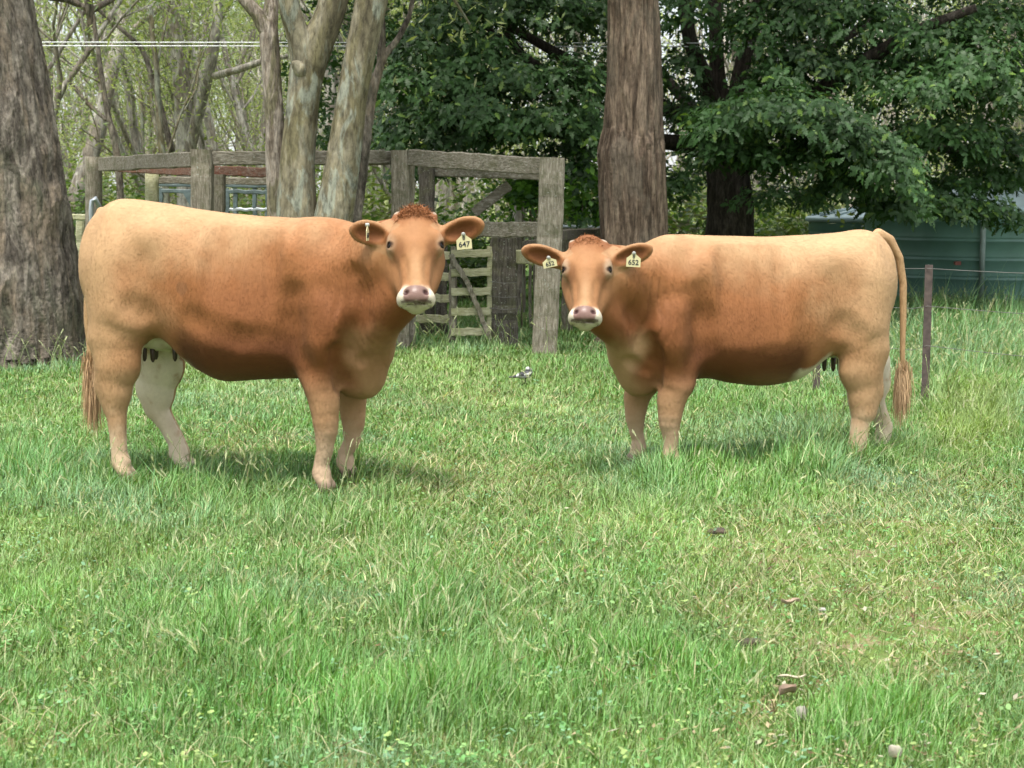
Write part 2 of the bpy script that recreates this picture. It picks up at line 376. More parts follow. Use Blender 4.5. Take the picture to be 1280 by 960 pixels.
def strands(name, parent, roots, dirs, length, width, cols, droop=0., curl=0., seg=4, seed=1):
    """locks of hair as thin curved ribbons, one mesh; coordinates relative to the parent"""
    g = np.random.default_rng(seed); N = len(roots); V = np.zeros((N, seg+1, 2, 3)); d = np.array(dirs, float); p = np.array(roots, float)
    L = np.asarray(length)*np.ones(N); cl = g.normal(0, 1, (N, 3))
    for k in range(seg+1):
        side = np.cross(d, g.normal(0, 1, (N, 3)) if k == 0 else sd0); 
        if k == 0: sd0 = side/np.linalg.norm(side, axis=1)[:, None]
        w = width*(1-(k/seg)**1.5*.9)
        V[:, k, 0] = p-sd0*w/2; V[:, k, 1] = p+sd0*w/2
        d = d+np.array([0, 0, -droop])+curl*np.sin(k*1.7+cl[:, :1]*3)*cl; d /= np.linalg.norm(d, axis=1)[:, None]
        p = p+d*(L/seg)[:, None]
    b = (np.arange(N)*(seg+1)*2)[:, None]+np.arange(seg)[None]*2; b = b.ravel()
    Q = np.stack([b, b+1, b+3, b+2], -1); c = np.repeat(cols*g.uniform(.7, 1.25, (N, 1)), (seg+1)*2, axis=0)
    return link(name, npmesh(name, V.reshape(-1, 3), [Q], col=c), M_HAIR, parent)

def make_cow(fr, spec):
    S = spec; vox = S.get('vox', .0075)
    hd = S['head']; hc_w = P(hd['px'][0], hd['px'][1], hd['Y'])
    f0 = np.array([-hc_w[0], -hc_w[1], 0]); f0 /= np.linalg.norm(f0); zz = np.array([0, 0, 1.]); yaw = math.radians(hd.get('yaw', 0))
    f0 = np.array([f0[0]*math.cos(yaw)-f0[1]*math.sin(yaw), f0[0]*math.sin(yaw)+f0[1]*math.cos(yaw), 0])
    ph = math.radians(hd['tilt']); up = math.cos(ph)*zz-math.sin(ph)*f0; nr = math.cos(ph)*f0+math.sin(ph)*zz; rt = np.cross(up, nr); rt = rt if rt[0] > 0 else -rt
    ro = math.radians(hd.get('roll', 0)); rt, up = rt*math.cos(ro)+up*math.sin(ro), up*math.cos(ro)-rt*math.sin(ro)
    hs = hd['s']; HC = fr.Lp(hc_w); A = np.array([fr.Ld(rt), fr.Ld(nr), fr.Ld(up)])      # rows: head axes in local
    def hp(x, y, z): return HC+hs*(x*A[0]+y*A[1]+z*A[2])
    fld = Field(S['lo'], S['hi'], vox)
    fld.loft(S['torso'])
    for a in S['cones']: fld.cone(*a[:4], **(a[4] if len(a) > 4 else {}))
    for a in S['ells']: fld.ell(*a[:2], **(a[2] if len(a) > 2 else {}))
    # legs
    for leg in S['legs']:
        for seg in leg['segs']: fld.chain(seg[0], k=seg[1], ys=seg[2])
        hx, hy, hz = leg['hoof']; r = leg.get('hr', .048)
        for s in (-1, 1):
            fld.cone((hx+.0, hy+s*r*.42, .075), (hx+.03, hy+s*r*.5, .028), r*.5, r*.62, k=.012)
    # neck
    nk = S['neck']; occ = hp(0, -.13, .04); thr = hp(0, -.2, -.10)
    fld.chain([(nk['top'][0], nk['top'][1]), (nk['top'][2], nk['top'][3]), (hp(0, -.1, .1), .085*hs)], k=.10)
    fld.chain([(nk['mid'][0], nk['mid'][1]), (nk['mid'][2], nk['mid'][3]), (occ, .125*hs)], k=.10)
    fld.chain([(nk['low'][0], nk['low'][1]), (nk['low'][2], nk['low'][3]), (thr, .105*hs)], k=.09)
    # head
    e = lambda c, r, k=.03, neg=False, M=None: fld.ell(hp(*c), np.array(r)*hs, k=k*hs, M=A if M is None else M, neg=neg)
    c_ = lambda a, b, ra, rb, k=.03: fld.cone(hp(*a), hp(*b), ra*hs, rb*hs, k=k*hs)
    e((0, -.095, .08), (.116, .10, .125)); e((0, -.075, .15), (.08, .08, .075), .045)          # cranium, poll
    e((0, -.05, .03), (.112, .06, .13), .03)
    c_((0, -.085, .0), (0, -.072, -.22), .09, .062, .04); c_((0, -.05, -.02), (0, -.043, -.22), .068, .047, .03)
    for s in (-1, 1):
        c_((s*.072, -.17, -.01), (s*.033, -.12, -.22), .062, .043, .04)      # cheeks and jaw
        e((s*.108, -.05, .004), (.026, .034, .034), .025)                    # eye socket
        e((s*.092, -.03, .042), (.032, .03, .03), .03)                       # brow
        e((s*.084, -.075, .185), (.02, .02, .024), .02)                      # horn bud bump
    e((0, -.058, -.262), (.080, .066, .055), .03); e((0, -.02, -.277), (.060, .032, .040), .018)   # muzzle, nose pad
    e((0, -.1, -.292), (.042, .045, .026), .02)                               # chin
    for s in (-1, 1):
        e((s*.054, -.060, -.276), (.034, .05, .034), .02)                    # lips
        e((s*.044, .008, -.270), (.012, .024, .014), .006, True, np.array([A[0], A[1], A[2]]))
        e((s*.054, .0, -.262), (.008, .02, .010), .006, True)
        e((s*.118, -.036, .002), (.012, .015, .014), .008, True)
        e((s*.058, .0, -.16), (.02, .02, .08), .02, True)
    for t in np.linspace(-1, 1, 13): e((t*.066, -.020-.055*t*t, -.313+.012*abs(t)), (.009, .012, .0028), .004, True)   # mouth
    fld.chain(S['tail'], k=.01)
    # ears
    for er in S['ears']:
        root = hp(er['s']*.105, -.10, .085); tip = fr.Lp(P(er['tip'][0], er['tip'][1], hd['Y']+er.get('dy', .02)))
        ax = tip-root; Ln = np.linalg.norm(ax); ax /= Ln; face = fr.Ld(f0+np.array([0, 0, er.get('fz', .0)])); face = face-ax*(face@ax); face /= np.linalg.norm(face); th = np.cross(ax, face)
        c = root+ax*Ln*.56; MM = np.array([ax, face, th]); er['M'] = MM; er['c'] = c; er['L'] = Ln
        fld.cone(root-ax*.02, root+ax*Ln*.3, .043*hs, .045*hs, k=.03)
        fld.ell(c, (Ln*.47, .030, er['w']), k=.022, M=MM)
        fld.ell(c+face*.032+ax*.006-th*0, (Ln*.36, .030, er['w']*.72), k=.018, M=MM, neg=True)
    # fine relief: skin folds on the neck, muscle and rib undulation
    fo = S['fold']; sl, X, Y, Z = fld.sub(fo['lo'], fo['hi'])
    wgt = np.exp(-((X-fo['c'][0])/fo['r'][0])**2-((Z-fo['c'][2])/fo['r'][2])**2)
    u = X+fo.get('sk', .15)*(Z-fo['c'][2])+.012*np.sin(Z*17)+.5*Y*fo.get('yk', 0.)
    w = np.sin(u*2*PI/.042)+.55*np.sin(u*2*PI/.071+1)
    fld.F[sl] += (-.0075*np.abs(wgt)*w).astype(np.float32)
    def skin(px, py):
        yy = .25
        for _ in range(4):
            q = fr.at(px, py, yy); ys = np.arange(.7, -.05, -.004); F = fld.sample(np.stack([np.full(len(ys), q[0]), ys, np.full(len(ys), q[2])], 1)); k = np.argmax(F < 0); yy = ys[k]
        q = fr.at(px, py, yy); return np.array([q[0], yy, q[2]])
    sk = [(w, [(skin(*p)) for p in path], r*1.15, dep*(.72 if r < .05 or dep < .013 else .85)) for w, path, r, dep in S['relief']]
    for w, path, r, dep in sk:                      # hollows and bulges of muscle and bone on the near side
        for a, b in zip(path, path[1:] if len(path) > 1 else path):
            off = np.array([0, (r-dep) if w < 0 else (dep-r), 0]); fld.cone(a+off, b+off, r, r, k=min(.06, r*.9), neg=w < 0)
    V, Q = fld.surf()
    gy = np.zeros_like(V)
    for i in range(3):
        e_ = np.zeros(3); e_[i] = .01; gy[:, i] = fld.sample(V+e_)-fld.sample(V-e_)
    gy /= np.linalg.norm(gy, axis=1)[:, None]+1e-9
    nn = vnoise(V, 5.5, S['seed'], 3)-.5; V = V+gy*(nn*.009)[:, None]*(sst(V[:, 2], .45, .75)*(V[:, 0] < S['nfx']))[:, None]
    # ---- coat markings, with light on the back and belly shade painted in
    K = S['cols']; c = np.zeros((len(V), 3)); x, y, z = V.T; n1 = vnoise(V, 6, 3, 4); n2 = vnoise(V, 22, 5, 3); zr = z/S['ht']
    pale, base, red, white = (np.array(K[k]) for k in ('pale', 'base', 'red', 'white'))
    def blend(f, col):
        nonlocal c
        c = c+(col-c)*np.clip(f, 0, 1)[:, None]
    c[:] = base
    blend(sst(zr+(n1-.5)*.28-.10*sst(x, .5, 1.3), .68, 1.0)*.95, pale)             # light from above painted pale along the back
    blend(sst(-x+(n1-.5)*.4, -.6, .1)*.88, pale)                                    # paler hindquarters
    blend(sst(x+(n1-.5)*.3, .85, 1.3)*sst(1-zr, .12, .4)*.75, red)                    # redder shoulder and neck
    blend(sst(.60-zr+(n1-.5)*.10, 0, .10)*sst(x, .40, .5)*(1-sst(x, 1.05, 1.2))*.95, red*.5)   # shade under the belly painted as darker coat
    blend(sst(.46-zr+(n1-.5)*.06, 0, .16)*.8, pale*np.array([1.0, .96, .98]))         # lower legs
    blend(sst(.3-zr+(n2-.5)*.1, 0, .22)*.35, white)
    blend(sst(-x, .15, .18)*sst(z, .40, .6)*.85, pale); blend(sst(.075-z, 0, .03)*.8, np.array([.13, .10, .075]))                          # hooves
    inner = ((gy[:, 1] > .1) & (y < -.02) | (gy[:, 1] < -.1) & (y > .02))
    blend(inner*sst(.62-zr, 0, .1)*(x < .55)*(.5+.45*sst(z+(n1-.5)*.25, .2, .5))*sst(n2, .1, .45), white)
    blend(sst(.14-np.sqrt((x-S['ud'][0])**2+(z-S['ud'][2])**2*.8+(y*.5)**2)+(n2-.5)*.05, 0, .06)*(gy[:, 2] < .1)*(np.abs(y) < .15)*.95, white)   # udder and flank fold
    if 'bel' in S:
        b0, b1 = S['bel']; t = np.clip((x-b0[0])/(b1[0]-b0[0]), 0, 1); zl = b0[1]+(b1[1]-b0[1])*t; blend(sst(zl-z+(n2-.5)*.05, 0, .04)*(z > zl-.2)*sst(x, b0[0]-.03, b0[0])*(1-sst(x, b1[0], b1[0]+.1)), white)
    # brisket front paler
    blend(sst(x+(n1-.5)*.1, 1.32, 1.42)*sst(.62-zr+(n1-.5)*.1, 0, .1)*S.get('brk', .45), pale); blend(np.exp(-((x-.85)/.28)**2)*sst(.86-zr+(n1-.5)*.15, 0, .25)*.55, red)
    h = ((V-HC)@A.T)/hs; hx, hy, hz = h.T; inh = (np.abs(hx) < .17) & (hy > -.26) & (hy < .1) & (hz > -.45) & (hz < .26)
    hf = inh*sst(hy, -.2, -.1)
    blend(hf*.9, base*.8+pale*.22); blend(hf*sst(hz+(n2-.5)*.06, .06, .17)*.8, red*1.25)
    blend(hf*sst(-np.abs(hx)+(n2-.5)*.04, -.065, .01)*sst(-hz, .0, .16)*.55, pale)
    for s in (-1, 1):
        dE = np.sqrt((hx-s*.112)**2+(hy+.05)**2*.4+(hz-.012)**2*.45); blend(inh*sst(.046-dE+(n2-.5)*.02, 0, .03)*S.get('ring', .3), white*.75)
        dd = np.sqrt((hx-s*.112)**2+(hy+.035)**2+(hz-.002)**2*1.9); blend(inh*sst(.031-dd, 0, .010), np.array([.05, .025, .015]))
        blend(inh*sst(.04-np.sqrt((hx-s*.075)**2+(hz+.035)**2*.3), 0, .03)*(hy > -.1)*.5, red*.7)
        blend(inh*sst(.024-np.sqrt((hx-s*.084)**2+(hz-.20)**2+(hy+.06)**2), 0, .012)*.7, white*.6)
    blend(inh*sst(hy, -.17, -.13)*sst(-.214-hz+(n2-.5)*.05-(.06-np.abs(hx))*.35, 0, .042), white*.8)                  # white muzzle
    pad = inh*sst(.0625-(hx**4+((hz+.274)*1.62)**4)**.25, 0, .008)*sst(hy, -.05, -.03)
    blend(pad, np.array(K['nose'])); wet = pad.copy()
    for s in (-1, 1): blend(inh*sst(.0175-np.sqrt((hx-s*(.045))**2*.8+((hz+.268))**2*1.1+((hy-.01)*.3)**2), 0, .007), np.array([.045, .016, .014]))
    blend(inh*sst(.0055-np.abs(hz+.314-.012*np.abs(hx)/.066), 0, .004)*(np.abs(hx) < .07)*(hy > -.1)*.8, np.array([.06, .03, .025]))
    blend(inh*sst(hy, -.17, -.13)*sst(-.322-hz, 0, .015)*.6, white*np.array([.62, .58, .44]))
    for er in S['ears']:
        q = (V-er['c'])@er['M'].T; ine = (np.abs(q[:, 0]) < er['L']*.6) & (np.abs(q[:, 2]) < er['w']*1.3) & (np.abs(q[:, 1]) < .08)
        blend(ine*1., base*.85); ins = ine*(gy@er['M'][1] > .15)
        dr = np.sqrt((q[:, 0]/(er['L']*.42))**2+(q[:, 2]/(er['w']*.78))**2)
        blend(ins*sst(1.05-dr+(n2-.5)*.3, 0, .5)*.75, red*.75); blend(ine*sst(dr, .95, 1.15)*.5, pale*.95)
    for (cx_, cz_, r_, dk) in S.get('spots', []): blend((y > 0)*sst(r_-np.sqrt((x-cx_)**2+(z-cz_)**2)+(n2-.5)*.05, 0, r_*.6)*dk, np.array([.10, .06, .035]))
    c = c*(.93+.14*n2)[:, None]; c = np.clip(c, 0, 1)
    flip = fr.side > 0
    Qw = Q[:, ::-1] if flip else Q; Vw = fr.W(V)
    root = empty('cow', fr.O, S['label'], 'cow')
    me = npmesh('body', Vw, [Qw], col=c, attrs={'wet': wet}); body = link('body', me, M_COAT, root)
    # ---- short fur: slivers lying along the coat
    g = np.random.default_rng(S['seed']); gw = gy@fr.M
    fi = g.integers(0, len(Q), S['nfur']); bary = g.dirichlet((1, 1, 1, 1), S['nfur']); qi = Q[fi]
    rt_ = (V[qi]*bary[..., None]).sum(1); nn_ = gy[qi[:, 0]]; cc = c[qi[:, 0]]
    flow = np.tile(np.array([-.55, 0, -.8]), (len(rt_), 1)); hh = ((rt_-HC)@A.T)/hs
    onh = (np.abs(hh[:, 0]) < .2) & (hh[:, 1] > -.2) & (np.abs(hh[:, 2]) < .45); flow[onh] = -A[2]+.0
    flow = flow+(vnoise(rt_, 4, 9, 2)[:, None]-.5)*np.array([.8, 0, -.6])+g.normal(0, .22, rt_.shape)
    flow -= nn_*(flow*nn_).sum(1)[:, None]; flow /= np.linalg.norm(flow, axis=1)[:, None]+1e-6
    keep = ~((wet[qi[:, 0]] > .1)) & (rt_[:, 2] > .08); 
    for s in (-1, 1): keep &= ~((np.abs(hh[:, 0]-s*.12) < .03) & (np.abs(hh[:, 2]-.003) < .025) & (hh[:, 1] > -.09))
    rt_, nn_, cc, flow, onh = rt_[keep], nn_[keep], cc[keep], flow[keep], onh[keep]
    L = g.uniform(.009, .017, len(rt_))*np.where(onh, .6, 1); sd_ = np.cross(flow, nn_); wd = g.uniform(.0007, .0013, len(rt_))[:, None]
    lift = g.uniform(.06, .26, (len(rt_), 1))
    Vf = np.stack([rt_-sd_*wd-nn_*.001, rt_+sd_*wd-nn_*.001, rt_+flow*L[:, None]+nn_*L[:, None]*lift], 1).reshape(-1, 3)
    T = np.arange(len(Vf)).reshape(-1, 3); T = T[:, ::-1] if flip else T
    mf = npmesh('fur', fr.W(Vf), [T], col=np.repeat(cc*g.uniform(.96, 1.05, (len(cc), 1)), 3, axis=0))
    nv = np.repeat(nn_+g.normal(0, .03, nn_.shape)+flow*.1, 3, axis=0); nv /= np.linalg.norm(nv, axis=1)[:, None]
    mf.normals_split_custom_set_from_vertices((nv@fr.M).tolist())
    tag(link('fur', mf, M_HAIR, root), kind='stuff')
    # ---- eyes
    for s in (-1, 1):
        b_ = MB(); b_.sphere(fr.W(hp(s*.107, -.045, .002)), .024*hs); b_.build('eye', M_EYE, root)
    # ---- forelock on the poll
    g = np.random.default_rng(S['seed']+5); N = S['fore']; r2 = g.normal(0, 1, (N, 2))
    rr = np.array([hp(a*.045, .01-abs(b)*.03, .165+b*.028) for a, b in np.clip(r2, -1.7, 1.7)]); 
    rr = rr-(fld.sample(rr)-.004)[:, None]*0
    # put roots on the skin
    for it in range(4):
        gr = np.stack([fld.sample(rr+np.eye(3)[i]*.01)-fld.sample(rr-np.eye(3)[i]*.01) for i in range(3)], 1)/.02
        gr /= np.linalg.norm(gr, axis=1)[:, None]+1e-9; rr = rr-gr*fld.sample(rr)[:, None]
    dd_ = gr*.18+A[2]*-.28+g.normal(0, .42, rr.shape)
    dd_ /= np.linalg.norm(dd_, axis=1)[:, None]
    strands('forelock', root, fr.W(rr), fr.W(dd_), g.uniform(.016, .038, N)*S.get('fl', 1), .003, np.tile(red*.3+base*.75, (N, 1)), droop=.12, curl=.28, seed=S['seed'])
    # ---- teats
    for p in S['teats']:
        b_ = MB(); p = np.array(p); b_.tube([fr.W(p+(0, 0, .05)), fr.W(p), fr.W(p-(0, 0, .03)), fr.W(p-(0, 0, .045))], [.016, .014, .012, .005], 10); b_.build('teat', M_TEAT, root)
    # ---- tail switch
    ts = S['switch']; g = np.random.default_rng(3); N = 1100; tt = g.uniform(0, 1, N)**1.2; a0, a1 = np.array(ts['a']), np.array(ts['b'])
    rr = a0+(a1-a0)*tt[:, None]+g.normal(0, .019, (N, 3))*[1, .6, 1]; dd_ = (a1-a0)/np.linalg.norm(a1-a0)+g.normal(0, .16, (N, 3)); dd_ /= np.linalg.norm(dd_, axis=1)[:, None]
    strands('tail_switch', root, fr.W(rr), fr.W(dd_), g.uniform(.12, .3, N)*ts['l'], .004, np.tile(np.array(ts['col']), (N, 1)), droop=.25, curl=.05, seg=6, seed=2)
    # ---- ear tags
    for tg in S['tags']:
        ctr = P(*tg['px'], hd['Y']+tg['dy']); tw, th_ = tg['w'], tg['h']
        x_ = np.array([1., 0, 0]); ya = math.radians(tg.get('yaw', 0)); x_ = np.array([math.cos(ya), math.sin(ya), 0]); z_ = np.array([0, 0, 1.]); r = math.radians(tg.get('roll', 0))
        X_ = x_*math.cos(r)+z_*math.sin(r); Z_ = z_*math.cos(r)-x_*math.sin(r); N_ = np.cross(X_, Z_)
        out = [(-tw/2, -th_/2), (tw/2, -th_/2), (tw/2, th_*.12), (tw*.16, th_*.40), (tw*.12, th_*.56), (-tw*.12, th_*.56), (-tw*.16, th_*.40), (-tw/2, th_*.12)]
        Vt = [ctr+X_*a+Z_*b+N_*q for q in (.0012, -.0012) for a, b in out]; n8 = 8
        me = npmesh('ear_tag', np.array(Vt)-fr.O, [np.array([[i, (i+1) % n8, (i+1) % n8+n8, i+n8] for i in range(n8)])[:, ::-1], np.array([list(range(8)), list(range(15, 7, -1))])], smooth=False)
        t_o = link('ear_tag', me, M_TAG, root); t_o['label'] = tg['label']
        b_ = MB(); pc = ctr+Z_*th_*.5+N_*.003-fr.O; b_.tube([pc-N_*.012, pc+N_*.004, pc+N_*.006], [.009, .009, .004], 14); b_.build('stud', M_PIN, t_o)
        for txt, sz, dz in tg['txt']:
            mt = text_mesh(txt, sz); MM = Matrix(((X_[0], Z_[0], N_[0], 0), (X_[1], Z_[1], N_[1], 0), (X_[2], Z_[2], N_[2], 0), (0, 0, 0, 1)))
            mt.transform(MM); q = ctr+Z_*dz+N_*.0022-fr.O; mt.transform(Matrix.Translation(Vector(q))); link('tag_number', mt, M_INK, t_o)
    return root

def leg_front(x, y, top, kn, ft, s=1., xs=0.):
    """shoulder-to-hoof, x at elbow, knee and foot"""
    return dict(segs=[
        ([((x, y*.92, top), .125*s), ((x+xs*.3, y, top-.2), .106*s), ((kn, y, .42*top/.75), .076*s)], .06, .8),
        ([((kn, y, .44*top/.75), .070*s), ((kn+.006, y, .34*top/.75), .067*s), ((kn+.008, y, .295*top/.75), .060*s), ((kn+.002, y, .245*top/.75), .050*s), ((kn, y, .20*top/.75), .043*s), ((ft, y, .14), .039*s), ((ft, y, .095), .049*s), ((ft+.01, y, .07), .042*s)], .02, .95)],
        hoof=(ft, y, .03), hr=.056*s)
def leg_hind(y, hip, stf, hock, foot, s=1., k=.07, cs=1.):
    sy = y; hx, hz = hock; sx, sz = stf
    return dict(segs=[
        ([((hip[0]+.06, sy*.72, hip[1]), .175*s), ((sx-.08, sy*.92, sz+.06), .165*s), ((sx-.12, sy*.97, sz-.07), .125*s), ((hx+.065, sy, hz+.15), .092*s)], .07, .72),
        ([((hip[0]+.01, sy*.7, hip[1]), .12*s), ((hip[0]-.0, sy*.8, sz+.06), .115*s), ((hip[0]-.015, sy*.9, sz-.08), .10*s), ((hx+.02, sy, hz+.15), .085*s), ((hx+.0, sy, hz+.05), .058*s)], .06, .72),
        ([((hx+.06, sy, hz+.15), .09*s), ((hx+.035, sy, hz+.05), .078*s), ((hx+.035, sy, hz), .072*s)], .05, .75),
        ([((hx-.01, sy, hz+.17), .045*s), ((hx-.05, sy, hz+.06), .034*s), ((hx-.055, sy, hz+.015), .034*s), ((hx-.0, sy, hz-.07), .044*s)], .03, .75),
        ([((hx+.035, sy, hz), .066*s), ((hx+.03, sy, hz-.09), .054*s*cs), (((hx+foot)/2+.015, sy, .25), .044*s*cs), ((foot, sy, .15), .042*s*cs), ((foot+.01, sy, .10), .05*s), ((foot+.02, sy, .07), .042*s)], .035, .85)],
        hoof=(foot+.02, y, .03), hr=.054*s)

fr1 = Frame(G(402, 614), 1.2, .18, 1, 15); fr2 = Frame(G(838, 592), 1.2, .18, -1, 15)
def tailchain(fr, pts, rs, ny): return [(fr.at(*p, ny), r) for p, r in zip(pts, rs)]

# ---------------- near cow on the left (hindquarters to the left, head turned to us)
tail1 = tailchain(fr1, [(128, 266), (112, 296), (111, 350), (111, 400), (113, 430), (114, 455)], [.034, .03, .026, .026, .022, .018], 0.)
cow1 = dict(seed=11, relief=[(-1, [(168, 384), (180, 391)], .06, .011),
        (-1, [(366, 375), (366, 405), (369, 435), (380, 464)], .085, .019), (1, [(388, 300), (398, 345)], .08, .007), (1, [(396, 385), (400, 425)], .09, .012), (-1, [(442, 345), (449, 400), (441, 440)], .05, .022), (-1, [(424, 440), (430, 480)], .035, .014),
        (-1, [(456, 452), (480, 436), (502, 408)], .03, .007), (-1, [(500, 432), (488, 455), (474, 478)], .02, .007), (1, [(420, 330), (428, 380)], .07, .008), (-1, [(276, 285), (266, 390)], .05, .0028), (-1, [(298, 288), (288, 400)], .05, .0028), (-1, [(320, 290), (311, 410)], .05, .0028), (-1, [(342, 292), (334, 410)], .05, .0028), (-1, [(240, 400), (300, 425), (350, 425)], .06, .004)], tail=tail1, label='larger brown cow on the left with curly red forelock, facing right, looking at us', ht=1.42, nfx=1.38,
    lo=(-.42, -.45, -.02), hi=(2.12, .85, 1.55), nfur=200000, fore=1500,
    head=dict(px=(519.5, 302), Y=7.66, tilt=34, s=1.04, yaw=0, roll=0),
    torso=[(-.155, 1.25, .98, 1.12, .13), (-.12, 1.35, .90, 1.12, .18), (-.04, 1.43, .86, 1.12, .205), (.04, 1.464, .80, 1.12, .235), (.25, 1.444, .76, 1.06, .26), (.48, 1.408, .585, .98, .305),
           (.64, 1.39, .525, .93, .33), (.82, 1.378, .54, .91, .33), (1.02, 1.37, .55, .93, .30), (1.18, 1.36, .535, .95, .25), (1.30, 1.33, .485, .95, .215), (1.40, 1.24, .50, .92, .17), (1.46, 1.12, .58, .88, .12), (1.50, 1.0, .68, .85, .07)],
    cones=[((1.10, .17, 1.18), (1.31, .19, .86), .09, .115, dict(k=.08)), ((1.31, .19, .86), (1.2, .19, .72), .115, .11, dict(k=.06)), ((1.10, -.17, 1.18), (1.28, -.17, .86), .08, .10, dict(k=.08))],
    ells=[((.31, .18, 1.27), (.10, .06, .06), dict(k=.10)), ((.22, 0, .76), (.13, .12, .09), dict(k=.06)), ((1.36, 0, .57), (.11, .10, .10), dict(k=.07))],
    legs=[leg_front(1.2, .19, .80, 1.225, 1.205), leg_front(1.25, -.17, .76, 1.235, 1.195), leg_hind(.20, (.04, 1.1), (.23, .83), (.045, .47), .085, 1.05), leg_hind(-.18, (.06, 1.05), (.24, .78), (.085, .42), .225, 1.18)],
    neck=dict(top=((1.12, 0, 1.22), .10, (1.32, .08, 1.24), .085), mid=((1.2, 0, 1.03), .20, (1.36, .1, 1.1), .15), low=((1.38, .03, .74), .14, (1.50, .14, .88), .125)),
    ears=[dict(s=-1, tip=(438, 286), w=.062, fz=-.1, dy=.06), dict(s=1, tip=(604, 279), w=.062, fz=-.1, dy=.06)],
    fold=dict(lo=(1.15, -.3, .6), hi=(1.62, .6, 1.35), c=(1.40, .1, 1.0), r=(.10, .3, .22), yk=.9),
    ud=(.22, 0, .76), bel=((.31, .76), (.42, .66)), teats=[(.175, .07, .665), (.215, .055, .66), (.33, .03, .665), (.19, -.03, .665)],
    switch=dict(a=fr1.at(114, 440), b=fr1.at(116, 490), l=.95, col=(.42, .27, .15)), spots=[(.52, 1.02, .04, .3)],
    cols=dict(pale=(.395, .245, .125), base=(.252, .100, .034), red=(.150, .050, .016), white=(.66, .58, .45), nose=(.165, .10, .082)),
    tags=[dict(px=(580, 302), dy=-.045, w=.072, h=.072, roll=5, yaw=6, label='cream tag numbered 647 under a small 8, in the ear on the right', txt=[('8', .026, .016), ('647', .036, -.014)]),
          dict(px=(459.5, 291), dy=-.05, w=.06, h=.075, yaw=84, roll=0, label='cream tag seen edge-on in the ear on the left', txt=[('647', .033, -.014)])])
